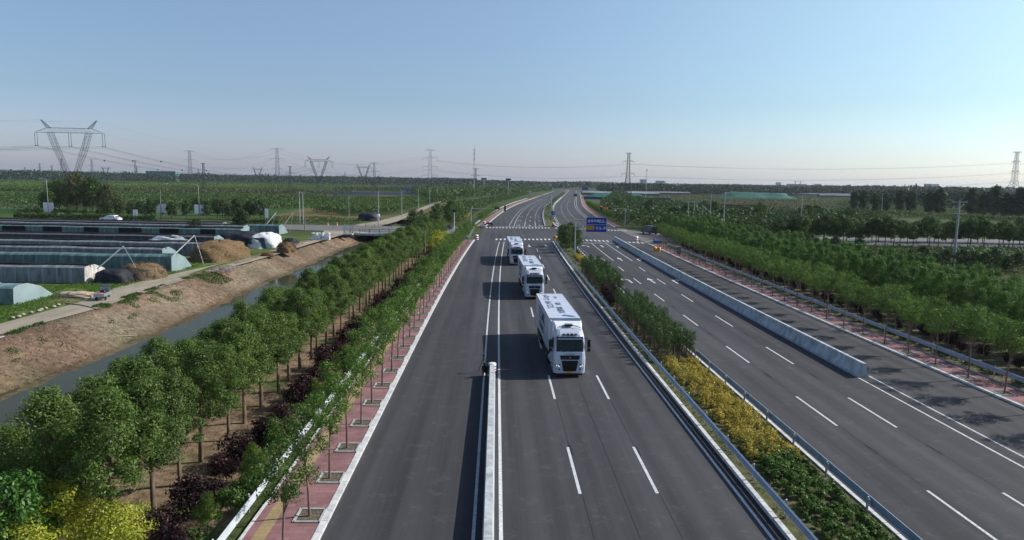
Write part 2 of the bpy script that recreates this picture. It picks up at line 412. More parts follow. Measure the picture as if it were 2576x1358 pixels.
# ------------------------------------------------------------------ ground with the canal cut into it
def ground_mat():
    mt, t, b = nodes('ground')
    tc = t.nodes.new('ShaderNodeTexCoord')
    at_ = t.nodes.new('ShaderNodeAttribute'); at_.attribute_name = 'zone'
    n1 = t.nodes.new('ShaderNodeTexNoise'); n1.inputs['Scale'].default_value = 1.6; n1.inputs['Detail'].default_value = 9; n1.inputs['Roughness'].default_value = 0.75
    n2 = t.nodes.new('ShaderNodeTexNoise'); n2.inputs['Scale'].default_value = 0.12; n2.inputs['Detail'].default_value = 6
    t.links.new(tc.outputs['Object'], n1.inputs[0]); t.links.new(tc.outputs['Object'], n2.inputs[0])
    mr = t.nodes.new('ShaderNodeMapRange'); mr.inputs['From Min'].default_value = 0.35; mr.inputs['From Max'].default_value = 0.66
    mr.inputs['To Min'].default_value = 0.45; mr.inputs['To Max'].default_value = 1.5
    t.links.new(n1.outputs[0], mr.inputs[0])
    mr2 = t.nodes.new('ShaderNodeMapRange'); mr2.inputs['From Min'].default_value = 0.35; mr2.inputs['From Max'].default_value = 0.65
    mr2.inputs['To Min'].default_value = 0.75; mr2.inputs['To Max'].default_value = 1.25
    t.links.new(n2.outputs[0], mr2.inputs[0])
    mm = t.nodes.new('ShaderNodeMath'); mm.operation = 'MULTIPLY'; t.links.new(mr.outputs[0], mm.inputs[0]); t.links.new(mr2.outputs[0], mm.inputs[1])
    vm = t.nodes.new('ShaderNodeVectorMath'); vm.operation = 'SCALE'
    t.links.new(at_.outputs['Color'], vm.inputs[0]); t.links.new(mm.outputs[0], vm.inputs['Scale'])
    t.links.new(vm.outputs[0], b.inputs['Base Color']); b.inputs['Roughness'].default_value = 0.95; b.inputs['Specular IOR Level'].default_value = 0.1
    bp = t.nodes.new('ShaderNodeBump'); bp.inputs['Strength'].default_value = 0.7; bp.inputs['Distance'].default_value = 0.25
    t.links.new(n1.outputs[0], bp.inputs['Height']); t.links.new(bp.outputs[0], b.inputs['Normal'])
    return mt
def vnoise(x, y, s, seed=0):
    """cheap smooth value noise"""
    x = x*s; y = y*s; xi = np.floor(x); yi = np.floor(y); fx = x-xi; fy = y-yi
    fx = fx*fx*(3-2*fx); fy = fy*fy*(3-2*fy)
    def h(a, b_): q = np.sin(a*127.1+b_*311.7+seed*17.3)*43758.5453; return q-np.floor(q)
    return (h(xi, yi)*(1-fx)+h(xi+1, yi)*fx)*(1-fy)+(h(xi, yi+1)*(1-fx)+h(xi+1, yi+1)*fx)*fy
xs = np.array([-9000, -3000, -1200, -500, -250, -150, -110, -90, -75, -66]+list(np.arange(-62, -7.6, 0.4))+[-4, 0, 20, 38, 42, 46, 50, 54, 58, 62, 70, 90, 120, 160, 250, 500, 1200, 3000, 9000], float)
yv = np.array([-400, -60, 0, 14]+list(np.arange(18, 262, 0.7))+list(np.arange(262, 420, 4))+[450, 500, 600, 800, 1200, 2000, 4000, 9000], float)
X, Y = np.meshgrid(xs, yv)
wob = (vnoise(X*0+3, Y, 0.07)-0.5)*1.6
canL = np.where(Y < 215, -38.2, -38.2+(Y-215)*0.05)+wob*0.8
canR = np.where(Y < 215, -27.0, -27.0+(Y-215)*0.05)
ditch = np.interp(Y, [230, 420, 520], [1, 1, 0])
hL = np.clip((X-(canL-6.4))/6.4, 0, 1); hR = np.clip((canR+4-X)/4, 0, 1)
prof = -2.75*np.clip(hL, 0, 1)**1.15*np.clip(hR, 0, 1)
inner = (X > canL) & (X < canR)
shelf = (X >= canL-0.6) & (X < canL+1.5)
prof = np.where(inner, prof-0.5, prof)
prof = np.where(shelf & (Y < 215), -2.40-0.035*np.clip(X-canL+0.6, 0, 3), prof)  # wet shelf standing in for the shallows and the bank's reflection in the water
prof = np.where(Y > 520, 0, prof*ditch)
bankm = ((X > canL-7) & (X < canL+0.5)).astype(float)
bump = (vnoise(X, Y, 0.8, 1)-0.5)*0.12 + (vnoise(X, Y, 2.3, 2)-0.5)*0.08 + (vnoise(X*0.12, Y, 0.9, 31)-0.5)*0.30*np.clip((Y-60)/60, 0.3, 1)
Z = -0.06 + prof + bump*np.where(np.abs(prof) > 0.02, 1.0, 0.0)*np.where(X < -24, 1, 0.5)*np.where((X >= canL-0.6) & (X < canL+1.5), 0.12, 1)
gr = (X > -24) & (X < -11.4) & (Y < 176)
Z = np.where(gr, Z+bump*0.35-0.0, Z)
Z = np.where((X > -11) | (X < -70), -0.06, Z)
ridge = np.exp(-((X+46.2)/1.6)**2)*0.35*((Y < 185) & (Y > 104))
Z = Z+ridge*vnoise(X, Y, 0.5, 5)
def lerp(a, b_, f): return a*(1-f[..., None])+b_*f[..., None]
zone = np.zeros(X.shape+(3,)) + np.array([0.060, 0.078, 0.028])
zone[:] = np.array([0.062, 0.085, 0.03])
br = np.array([0.19, 0.128, 0.088]); grs = np.array([0.075, 0.12, 0.03]); pale = np.array([0.20, 0.162, 0.115]); mud_reflection = np.array([0.085, 0.066, 0.028]); soil = np.array([0.22, 0.155, 0.10])
isbank = (X > -46.5) & (X < -24) & (Y < 245)
bk = lerp(np.broadcast_to(br, zone.shape), pale, np.clip((vnoise(X, Y, 0.22, 3)-0.35)*2, 0, 1))
gmask = np.clip((vnoise(X, Y, 0.16, 9)*0.6+vnoise(X, Y, 0.7, 8)*0.4-np.where(Y < 95, 0.40, 0.5))*6, 0, 1)*np.clip((110-Y)/40, 0, 1)*np.clip((-41-X)/2.0, 0.25, 1)
bk = lerp(bk, grs, gmask*0.85)
bk = lerp(bk, mud_reflection, np.clip((-Z-2.2)*1.6, 0, 1))  # olive tone: wet mud with the bank's reflection put into the colour
zone = np.where(isbank[..., None], bk, zone)
isgr = (X >= -24) & (X < -11.6) & (Y < 178)
zone = np.where(isgr[..., None], lerp(np.broadcast_to(soil, zone.shape), grs*0.9, np.clip((vnoise(X, Y, 0.5, 4)-0.55)*2.5, 0, 1)), zone)
road_l = (X <= -46.5) & (X > -66) & (Y < 185)
gg = lerp(np.broadcast_to(np.array([0.085, 0.13, 0.03]), zone.shape), np.array([0.17, 0.15, 0.08]), np.clip((vnoise(X, Y, 0.25, 6)-0.5)*3, 0, 1))
zone = np.where(road_l[..., None], gg, zone)
isr = (X > 40.6) & (X < 64) & (Y < 190)
zone = np.where(isr[..., None], lerp(np.broadcast_to(np.array([0.19, 0.15, 0.10]), zone.shape), grs*0.9, np.clip((vnoise(X, Y, 0.4, 4)-0.5)*2.5, 0, 1)), zone)
nxs, nys = len(xs), len(yv)
ii = (np.arange(nys-1)[:, None]*nxs+np.arange(nxs-1)[None, :]).ravel()
Fg = np.stack([ii, ii+1, ii+1+nxs, ii+nxs], 1)
ground = np_mesh('ground', np.stack([X, Y, Z], -1).reshape(-1, 3), Fg, ground_mat())
ca = ground.data.attributes.new('zone', 'FLOAT_COLOR', 'POINT')
ca.data.foreach_set('color', np.concatenate([zone.reshape(-1, 3), np.ones((nxs*nys, 1))], 1).astype(np.float32).ravel())
ground.data.polygons.foreach_set('use_smooth', [True]*len(Fg))
structure(ground)

# canal water
def water_mat():
    mt, t, b = nodes('canal_water')
    b.inputs['Base Color'].default_value = (0.045, 0.050, 0.030, 1); b.inputs['Roughness'].default_value = 0.1
    gl_ = t.nodes.new('ShaderNodeBsdfGlossy'); gl_.inputs['Roughness'].default_value = 0.07
    df_ = t.nodes.new('ShaderNodeBsdfDiffuse'); df_.inputs['Color'].default_value = (0.050, 0.055, 0.032, 1)
    fr = t.nodes.new('ShaderNodeFresnel'); fr.inputs['IOR'].default_value = 1.33
    mf = t.nodes.new('ShaderNodeMath'); mf.operation = 'MULTIPLY'; mf.inputs[1].default_value = 0.62; t.links.new(fr.outputs[0], mf.inputs[0])
    ms = t.nodes.new('ShaderNodeMixShader'); t.links.new(mf.outputs[0], ms.inputs[0]); t.links.new(df_.outputs[0], ms.inputs[1]); t.links.new(gl_.outputs[0], ms.inputs[2])
    t.links.new(ms.outputs[0], t.nodes['Material Output'].inputs[0])
    tc = t.nodes.new('ShaderNodeTexCoord'); n = t.nodes.new('ShaderNodeTexNoise'); n.inputs['Scale'].default_value = 1.2
    t.links.new(tc.outputs['Object'], n.inputs[0]); bp = t.nodes.new('ShaderNodeBump'); bp.inputs['Strength'].default_value = 0.06
    t.links.new(n.outputs[0], bp.inputs['Height']); t.links.new(bp.outputs[0], gl_.inputs['Normal'])
    return mt
M_WATER = water_mat()
structure(poly(MB(), [(-46, -40), (-24, -40), (-24, 205), (-20, 430), (-38, 430), (-46, 205)], -2.5).build('canal_water', M_WATER))

# ------------------------------------------------------------------ roads, pavements, markings
road = MB(); ribbon(road, -7.2, 36.6, -40, 1750, 0.0)
structure(road.build('road', M_ASPH))
M_ASPH2 = mat('cross_road_asphalt', (0.15, 0.145, 0.14), 0.85, var=0.15, scale=0.35)
cr = MB()
poly(cr, [(-7, 184.5), (-12, 187), (-22, 192), (-41, 200.5), (-60, 205.5), (-80, 212), (-130, 222), (-200, 232), (-900, 330), (-900, 348), (-200, 246), (-130, 235), (-80, 229), (-45, 227), (-13, 229), (-7, 233)], -0.012)
poly(cr, [(36.5, 174), (40, 179), (47, 184), (60, 186), (300, 196), (900, 230), (900, 246), (300, 212), (70, 207), (52, 210), (46, 218), (42, 233), (36.5, 236)], -0.016)
structure(cr.build('cross_road', M_ASPH2))
M_DIRT = mat('dirt_track', (0.30, 0.26, 0.20), 0.95, var=0.16, scale=0.6, stretch=(1, 0.3, 1), bump=0.1, detail=7)
def track(name, L, Rr, z, m_):
    mb = MB(); n = len(L); mb.add([(p[0], p[1], z) for p in L]+[(p[0], p[1], z) for p in Rr], [(i, i+n, i+n+1, i+1) for i in range(n-1)])
    return structure(mb.build(name, m_))
track('dirt_road', [(-51, 20), (-50.2, 50), (-49.6, 70), (-49.2, 82), (-51.2, 94), (-49.8, 107), (-47.5, 125), (-46.5, 140), (-47, 155), (-46.8, 170), (-47, 186), (-50, 204)],
      [(-47.3, 20), (-46.9, 50), (-46.3, 66), (-45.0, 78), (-45.3, 92), (-45.4, 107), (-43.8, 125), (-43.2, 140), (-42.9, 155), (-42.5, 170), (-41.6, 186), (-38.5, 202)], 0.03, M_DIRT)
track('dirt_path', [(-47, 228), (-43, 252), (-41, 300), (-41, 360), (-42, 430), (-43, 520)], [(-38, 226), (-36, 252), (-36.5, 300), (-37, 360), (-38.5, 430), (-39, 520)], 0.03, M_DIRT)

swl = MB(); slab(swl, -10.35, -7.5, -20, 178, -0.05, 0.13); slab(swl, -10.35, -7.5, 231, 1000, -0.05, 0.13)
structure(swl.build('left_pavement', M_PAVE))
tc_ = MB(); ribbon(tc_, -9.98, -9.42, -20, 176, 0.137); ribbon(tc_, -9.98, -9.42, 233, 600, 0.137)
structure(tc_.build('tactile_paving', M_TACT))
swr = MB(); slab(swr, 36.85, 39.4, 20, 172, -0.05, 0.13); slab(swr, 36.85, 39.4, 240, 1000, -0.05, 0.13)
structure(swr.build('right_pavement', M_PAVE))
def kerb(name, s0, s1, y0, y1, z1=0.16):
    """kerb laid of separate stones with dark joints"""
    mb = MB(); y = y0
    while y < y1:
        L = 1.0 if y < 120 else 20.0
        slab(mb, s0, s1, y, min(y+L-(0.03 if y < 120 else 0), y1), -0.05, z1); y += L
    return structure(mb.build(name, M_KERB))
kerb('left_kerb', -7.5, -7.2, -20, 178); kerb('left_kerb', -7.5, -7.2, 232, 1200)
kerb('pavement_edging', -10.5, -10.35, -20, 176, 0.14)
kerb('right_kerb', 36.6, 36.85, 20, 174); kerb('right_kerb', 36.6, 36.85, 238, 1200)
kerb('pavement_edging', 39.4, 39.55, 20, 170, 0.14)
kerb('median_kerb', 12.62, 12.86, -20, 176, 0.2); kerb('median_kerb', 17.42, 17.62, -20, 176, 0.2)
kerb('median_kerb', 12.62, 12.86, 238, 1500, 0.2); kerb('median_kerb', 17.42, 17.62, 236, 1500, 0.2)
med = MB(); slab(med, 12.86, 17.42, -20, 176, -0.05, 0.12); slab(med, 12.86, 17.42, 238, 1500, -0.05, 0.12)
M_MEDS = mat('median_soil', (0.17, 0.13, 0.075), 0.95, var=0.5, scale=2.2, bump=0.5, c2=(0.13, 0.14, 0.05), detail=8)
structure(med.build('median_strip', M_MEDS))

mk = MB(); ZM = 0.01
def line(s, y0, y1, wd=0.15): ribbon(mk, s-wd/2, s+wd/2, y0, y1, ZM)
line(-0.80, -20, 174); line(0.38, -20, 174, 0.17)
line(12.02, -20, 174, 0.15); line(18.1, -20, 174, 0.15)
line(28.93, -20, 173); line(30.05, -20, 60); line(30.05, 60, 173)
line(0.45, 235, 900); line(2.05, 235, 900)
line(31.3, 232, 1300, 0.2); line(32.6, 232, 1300, 0.2)
line(12.0, 240, 1300); line(18.2, 250, 1300)
def dashes(s, y0, y1, per=15.0, ln=6.0):
    y = y0
    while y < y1:
        line(s, y, y+ln, 0.16 if y < 300 else 0.25); y += per
dashes(4.25, 2.4, 170, 14.85); dashes(8.05, 2.5, 165, 14.85)
dashes(21.75, 11.2, 130, 15.4, 6.1); dashes(25.45, 11.0, 130, 15.4, 6.1)
line(22.3, 134.5, 174.5); line(26.0, 134.5, 174.5)
line(5.7, 236, 268, 0.18); line(9.4, 236, 268, 0.18)
dashes(5.7, 274, 900, 12, 5); dashes(9.4, 274, 900, 12, 5)
dashes(22.4, 232, 1000, 13, 5); dashes(26.1, 240, 1000, 13, 5)
poly(mk, [(-0.8, 233.8), (16.0, 236.0), (16.0, 236.6), (-0.8, 234.4)], ZM)
poly(mk, [(19.0, 173.4), (30.6, 175.0), (30.6, 175.6), (19.0, 174.0)], ZM)
def stripes(p0, p1, ln, per=1.09, wd=0.52, skip=()):
    p0 = Vector(p0); p1 = Vector(p1); n = int((p1-p0).length/per); d = (p1-p0).normalized()
    for i in range(n):
        if i in skip: continue
        a = p0+d*per*i; s = cy(a.y)*0.0
        poly(mk, [(a.x, a.y-ln/2), (a.x+wd, a.y-ln/2), (a.x+wd+0.03*ln, a.y+ln/2), (a.x+0.03*ln, a.y+ln/2)], ZM)
stripes((-3.4, 227.2), (19.2, 230.6), 4.2); stripes((19.6, 230.2), (43.0, 221.6), 4.0)
stripes((-0.2, 181.4), (15.0, 184.0), 4.2); stripes((20.5, 183.6), (31.0, 180.3), 4.6); stripes((32.0, 178.8), (38.8, 176.6), 3.6)
def arrow(x, y, kind, L=5.6, flip=1):
    """flip=1 points to +y"""
    f = flip; w_ = 0.14
    def q(pts): poly(mk, [(x+p[0], y+f*p[1]) for p in (pts if f > 0 else pts[::-1])], ZM)
    if kind == 'straight':
        q([(-w_, 0), (w_, 0), (w_, L-2.1), (-w_, L-2.1)]); q([(-0.5, L-2.1), (0.5, L-2.1), (0, L)])
    else:
        sgn = -1 if kind == 'left' else 1
        q([(-w_, 0), (w_, 0), (w_, L-2.6), (-w_, L-2.6)][::1])
        a = [(-w_, L-2.6), (w_, L-2.6), (sgn*0.75+w_*0, L-1.5), (sgn*0.75, L-2.2)]
        poly(mk, [(x+sgn*abs(0.0), y+f*(L-2.6)), (x+sgn*0.8, y+f*(L-2.1)), (x+sgn*0.8, y+f*(L-1.5)), (x-sgn*w_, y+f*(L-2.0))], ZM+0.002)
        poly(mk, [(x+sgn*0.7, y+f*(L-3.0)), (x+sgn*0.7, y+f*(L-0.6)), (x+sgn*1.45, y+f*(L-1.8))], ZM+0.003)
for y in (104.5, 135.0, 163.0):
    arrow(20.6+cy(y), y, 'left'); arrow(24.1+cy(y), y, 'straight'); arrow(27.6+cy(y), y, 'right')
for y in (240, 269, 298):
    arrow(4.0+cy(y), y+5.5, 'left', flip=-1); arrow(7.6+cy(y), y+5.5, 'straight', flip=-1); arrow(11.0+cy(y), y+5.5, 'right', flip=-1)
arrow(8.0-1.5+cy(164), 167, 'straight', flip=-1, L=6); arrow(10.5+cy(164), 167.3, 'straight', flip=-1, L=6)
structure(mk.build('road_markings', M_LINE))
# dark sealed joints running along the lane lines
sj = MB()
for s, a, b_ in ((4.33, 20, 160), (8.13, 20, 160), (21.85, 20, 125), (25.55, 20, 125), (6.3, 24, 50)):
    ribbon(sj, s, s+0.035, a, b_, 0.005)
for s in (4.3, 8.1, 21.8, 25.5):
    for y in np.arange(23.5, 120, 14.85 if s < 10 else 15.4):
        sj.box((s+0.05+cy(y), y-0.7, 0.003), (0.22, 1.5, 0.004))
structure(sj.build('road_joint_seal', mat('joint_seal', (0.022, 0.022, 0.025), 0.6, var=0.2)))
# tree pits
M_FRAME = mat('pit_frame', (0.40, 0.40, 0.39), 0.85, var=0.12, scale=4)
ST_L = [(-8.1+cy(y), y) for y in np.arange(25.5, 172, 3.97)]
ST_R = [(37.55+cy(y), y) for y in np.arange(33.0, 168, 3.98)]
pf = MB(); ps = MB()
for x, y in ST_L+ST_R:
    if y > 110 and x > 20: continue
    for dx, dy, wx, wy in ((-0.6, 0, 0.1, 1.3), (0.6, 0, 0.1, 1.3), (0, 0.6, 1.1, 0.1), (0, -0.6, 1.1, 0.1)):
        pf.box((x+dx*0.93, y+dy, 0.155), (wx, wy, 0.07))
    poly(ps, [(x-0.52, y-0.55), (x+0.52, y-0.55), (x+0.52, y+0.55), (x-0.52, y+0.55)], 0.136)
structure(pf.build('tree_pit_frames', M_FRAME)); structure(ps.build('tree_pit_soil', M_PITSOIL))
HAZE = 0.00006

# ------------------------------------------------------------------ trees and shrubs
def tree_proto(name, label, cat, leaf, bark, h, fork, r, K, n, L, W, trunk_r=0.06, seed=1, zlo=None, flat=0.75, narrow=1.0, branches=7, up=0.5, crad=0.55, shape='oval'):
    """tapered trunk, limbs that leave it at the fork, crown of leaf clumps carried by the limbs"""
    rs = random.Random(seed)
    root = empty(name, (0, 0, 0), 0, label, cat)
    tb = MB(); lean = (rs.uniform(-.1, .1), rs.uniform(-.1, .1))
    top = fork+(h-fork)*0.55
    tb.tube([(0, 0, -0.1), (lean[0]*.3, lean[1]*.3, fork*.5), (lean[0], lean[1], fork), (lean[0]*1.5, lean[1]*1.5, top)], [trunk_r*1.25, trunk_r, trunk_r*.8, trunk_r*.2], 7)
    zlo = fork if zlo is None else zlo
    cc = []
    for i in range(K):
        f = (i+0.5)/K; z = zlo+(h-zlo)*(0.08+0.88*f)
        q = (z-zlo)/(h-zlo)
        if shape == 'vase': rr = r*(0.35+0.75*math.sin(min(1, q*1.25)*PI/2)) * (1.0 if q < .8 else .75)
        elif shape == 'oval': rr = r*math.sqrt(max(0.05, 1-(2*q-0.85)**2))
        else: rr = r*(1.05-q*0.85)
        a = i*2.39996+rs.uniform(-.5, .5); d = rr*rs.uniform(0.25, 0.95)*narrow
        cc.append((d*math.cos(a)+lean[0], d*math.sin(a)+lean[1], z+rs.uniform(-.15, .15)))
    for k in range(min(branches, K)):
        c = cc[int((k+0.5)*K/branches)]
        base = fork*rs.uniform(0.92, 1.05)+(0 if shape == 'vase' else (c[2]-fork)*0.45)
        p0 = Vector((lean[0], lean[1], base)); p2 = Vector(c)
        p1 = p0.lerp(p2, 0.5)+Vector((0, 0, 0.12*(p2-p0).length))
        tb.tube([p0, p1, p2], [trunk_r*.5, trunk_r*.32, trunk_r*.12], 4, False)
    tb.build('trunk', bark, root)
    P, N, tone = clumps(cc, [crad*rs.uniform(.75, 1.25) for _ in cc], n, flat, up)
    leaves('crown', P, N, L, W, leaf, root, tone)
    return root

protoS = [tree_proto('street_tree', 'x', 'tree', F_STREET, M_BARKP, 5.25, 2.45, 1.5, 23, 2700, 0.15, 0.06, 0.055, s_, shape='vase', branches=9, crad=0.5, zlo=2.9) for s_ in (1, 2, 3, 4)]
protoG = [tree_proto('grove_tree', 'x', 'tree', F_GROVE, M_BARK, 5.75+0.12*(s_ % 4), 2.3, 1.38+0.09*(s_ % 3), 50, 12500, 0.12, 0.05, 0.10, s_, shape='oval', branches=14, crad=0.42+0.04*(s_ % 3), zlo=2.0) for s_ in (11, 12, 13, 14, 15, 16)]
def grade(y): return 0.13
for side, pts, txt in (('left', ST_L, 'left pavement, pink paving'), ('right', ST_R, 'right pavement beside the concrete divider lane')):
    for i, (x, y) in enumerate(pts):
        rr = random.Random(i*7+(side == 'left'))
        place(protoS[rr.randrange(4)], USED, (x+rr.uniform(-.08, .08), y, 0.12), rr.uniform(0, 6.28), rr.uniform(0.9, 1.12),
              f"slim young street tree, {ordw(i+1)} from the near end of the {side} pavement row", 'slim street trees along the '+side+' pavement')
# canal-side grove, three rows
for row, (x0, dz, rn) in enumerate(((-15.4, 0, 'row nearest the road'), (-17.9, -0.05, 'middle row'), (-20.7, -0.3, 'row nearest the canal'))):
    n = 0
    for i, y in enumerate(np.arange(26.9, 176, 3.02)):
        rr = random.Random(i*13+row*77)
        if rr.random() < (0.03, 0.04, 0.06)[row]: continue
        n += 1
        place(protoG[rr.randrange(6)], USED, (x0+cy(y)+rr.uniform(-.15, .15), y+rr.uniform(-.3, .3)+row*0.9, dz), rr.uniform(0, 6.28), (rr.uniform(0.85, 1.25), rr.uniform(.85, 1.25), rr.uniform(0.86, 1.10)*(1.0, 0.99, 0.84)[row]),
              f"leafy canal grove tree, {ordw(n)} from the near end of the {rn}", 'leafy trees of the canal-side grove')
# grove on the right, five rows of slender trees
protoR = [tree_proto('slender_tree', 'x', 'tree', F_GROVER, M_BARK, 6.1, 1.6, 1.2, 40, 6500, 0.15, 0.065, 0.07, s_, shape='oval', branches=8, crad=0.5, zlo=0.7) for s_ in (21, 22, 23)]
for row, x0 in enumerate((47.2, 49.7, 52.2, 54.7, 57.2)):
    n = 0
    for i, y in enumerate(np.arange(44 + row*3, 206, 3.1)):
        rr = random.Random(i*17+row*55+3)
        n += 1
        place(protoR[rr.randrange(3)], USED, (x0+cy(y)+rr.uniform(-.2, .2), y+rr.uniform(-.3, .3), 0), rr.uniform(0, 6.28), (rr.uniform(0.92, 1.15), rr.uniform(.92, 1.15), rr.uniform(0.85, 1.08)),
              f"slender green tree, {ordw(n)} from the near end, {ordw(row+1)} row beyond the right guardrail", 'slender trees of the right-hand grove')
# small trees in front of the right grove
protoY = [tree_proto('young_tree', 'x', 'tree', F_STREET, M_BARKP, 4.4, 1.5, 1.15, 19, 2200, 0.16, 0.07, 0.045, s_, shape='vase', branches=8, crad=0.48, zlo=1.9) for s_ in (31, 32, 33)]
for i, y in enumerate(np.arange(44.5, 172, 2.75)):
    rr = random.Random(i*5+900)
    place(protoY[rr.randrange(3)], USED, (42.9+cy(y)+rr.uniform(-.3, .3), y, 0), rr.uniform(0, 6.28), rr.uniform(0.9, 1.15),
          f"young flat-crowned tree among plum shrubs, {ordw(i+1)} from the near end behind the right guardrail", 'young trees behind the right guardrail')

def shrub_proto(name, cat, leaf, h, r, K, n, L, W, stems=5, seed=1, low=0.25, bark=M_BARKP, crad=None, flat=0.8):
    rs = random.Random(seed)
    root = empty(name, (0, 0, 0), 0, 'x', cat); tb = MB(); cc = []
    for i in range(K):
        q = (i+.5)/K; a = i*2.4+rs.uniform(-.4, .4); d = r*rs.uniform(.15, .9)*(0.55+0.45*math.sin(q*PI))
        cc.append((d*math.cos(a), d*math.sin(a), h*(low+(0.95-low)*q)))
    for k in range(stems):
        c = cc[-1-k % K]; tb.tube([(c[0]*.25, c[1]*.25, -.05), (c[0]*.6, c[1]*.6, c[2]*.5), c], [0.022, 0.016, 0.006], 4, False)
    tb.build('stem', bark, root)
    P, N, tone = clumps(cc, [(crad or r*.45)*rs.uniform(.8, 1.2) for _ in cc], n, flat)
    leaves('foliage', P, N, L, W, leaf, root, tone)
    return root
# plum shrubs, left
protoP = [shrub_proto('plum_shrub', 'shrub', F_PURP, 1.5, 0.95, 14, 1500, 0.13, 0.08, 6, s_) for s_ in (41, 42, 43)]
for i, y in enumerate(np.arange(25.5, 172, 1.9)):
    rr = random.Random(i*3+7)
    place(protoP[rr.randrange(3)], USED, (-13.0+cy(y)+rr.uniform(-.6, .6), y+rr.uniform(-.4, .4), -0.03), rr.uniform(0, 6.28), rr.uniform(0.7, 1.3),
          f"dark purple plum shrub, {ordw(i+1)} from the near end between left guardrail and grove", 'purple plum shrubs beside the left guardrail')
# plum shrubs, right
for i, y in enumerate(np.arange(46.5, 170, 2.0)):
    rr = random.Random(i*3+70)
    place(protoP[rr.randrange(3)], USED, (44.0+cy(y)+rr.uniform(-.9, .9), y, -0.03), rr.uniform(0, 6.28), rr.uniform(0.55, 0.85),
          f"low purple plum shrub, {ordw(i+1)} from the near end behind the right guardrail", 'purple plum shrubs beside the right guardrail')
# golden bushes and bright tree at the lower left, and small ones by the guardrail
F_LIME = foliage('lime_leaf', (0.15, 0.235, 0.04), 0.38, var=0.4)
protoL = [tree_proto('golden_robinia', 'x', 'shrub', F_LIME, M_BARK, 2.6, 0.7, 1.3, 24, 4200, 0.14, 0.06, 0.06, s_, shape='oval', branches=9, crad=0.42, zlo=0.5, flat=0.6) for s_ in (53, 54)]
protoGo = [tree_proto('golden_robinia', 'x', 'shrub', F_GOLD, M_BARK, 2.6, 0.7, 1.5, 30, 6000, 0.13, 0.06, 0.06, s_, shape='oval', branches=9, crad=0.55, zlo=0.5, flat=0.6) for s_ in (51, 52)]
g_ = lambda x, y: tuple(at(x, y, 1.3)[:2])+(-0.1,)
place(protoGo[0], USED, g_(150, 1318), 0.5, 1.15, 'golden-yellow feathery shrub with a pointed top at the lower left')
place(protoGo[1], USED, g_(285, 1345), 2.5, 0.95, 'golden-yellow feathery shrub beside the bare soil at the lower left')
place(protoGo[0], USED, g_(35, 1385), 3.9, 0.95, 'golden-yellow feathery shrub below the bright green tree in the lower left corner')
place(protoL[1], USED, (-12.1, 28.2, -0.05), 1.5, (0.45, 0.45, 0.7), 'small yellow-green shrub left of the near end of the white guardrail')
place(protoL[0], USED, (-11.9, 33.2, -0.05), 1.1, (0.45, 0.5, 0.75), 'small yellow-green shrub by the white guardrail, second from the near end')
place(protoL[1], USED, (-11.9, 36.6, -0.05), 1.9, (0.45, 0.45, 0.75), 'small yellow-green shrub with pointed top by the white guardrail, third from the near end')
place(protoL[0], USED, (-11.9, 45.0, -0.05), 0.3, (0.45, 0.45, 0.7), 'small yellow-green shrub by the white guardrail, fourth from the near end')
place(protoL[1], USED, (-11.8, 57.5, -0.05), 0.9, (0.4, 0.45, 0.75), 'small yellow-green shrub by the white guardrail, fifth from the near end')
for k_, (gx, gy) in enumerate(((-12.4, 138), (-13.4, 144), (-11.9, 151))):
    place(protoGo[k_ % 2], USED, (gx+cy(gy), gy, 0), k_*1.3, 1.5 if k_ != 1 else 1.75, f"tall yellow-orange bush near the canal bridge, {ordw(k_+1)} from the near side", 'yellow bushes near the canal bridge')
    bpy.context.view_layer.update()
brt = tree_proto('bright_tree', 'bright green broad-leaved tree in the lower left corner', 'tree', foliage('bright_leaf', (0.060, 0.155, 0.03), 0.35), M_BARK, 4.4, 1.4, 1.5, 26, 3800, 0.20, 0.09, 0.09, 61, zlo=1.2)
brt.location = (*at(35, 1262, 3.0)[:2], -0.3)
# green undergrowth by the left guardrail
for k_, y in enumerate((26.5, 30.0, 31.5, 35.0, 39.0, 42.5, 49.0, 53.0)):
    if k_ == 0: ug = shrub_proto('green_shrub', 'shrub', F_HEDGE, 1.2, 0.8, 10, 900, 0.15, 0.09, 4, 71)
    place(ug, USED, (-11.75+0.25*((k_*7) % 3-1), y, -0.05), k_*1.1, 0.8+0.12*(k_ % 3), f"small green shrub, {ordw(k_+1)} from the near end behind the white guardrail", 'green shrubs behind the white guardrail')

# median: bamboo-like shrubs, hedges
protoB = [shrub_proto('median_shrub', 'shrub', F_BAMB, 2.75, 0.55, 20, 760, 0.14, 0.055, 11, s_, low=0.40, crad=0.25, flat=1.3) for s_ in (81, 82, 83)]
k_ = 0
for y in np.arange(57.4, 82.5, 1.15):
    for sx in (14.5, 15.7, 16.7):
        rr = random.Random(k_+500); k_ += 1
        place(protoB[rr.randrange(3)], USED, (sx+cy(y)+rr.uniform(-.15, .15), y+rr.uniform(-.2, .2), 0.1), rr.uniform(0, 6.28), rr.uniform(0.8, 1.05),
              f"tall leafy median shrub, {ordw(k_)} counted from the yellow hedge towards the junction", 'tall green shrubs in the median')
for y in np.arange(91.5, 118, 1.5):
    for sx in (14.3, 15.6, 16.7):
        rr = random.Random(k_+500); k_ += 1
        place(protoB[rr.randrange(3)], USED, (sx+cy(y)+rr.uniform(-.15, .15), y+rr.uniform(-.2, .2), 0.1), rr.uniform(0, 6.28), rr.uniform(0.85, 1.2),
              f"tall leafy median shrub, {ordw(k_)} counted from the yellow hedge towards the junction", 'tall green shrubs in the median')
k_ = 0
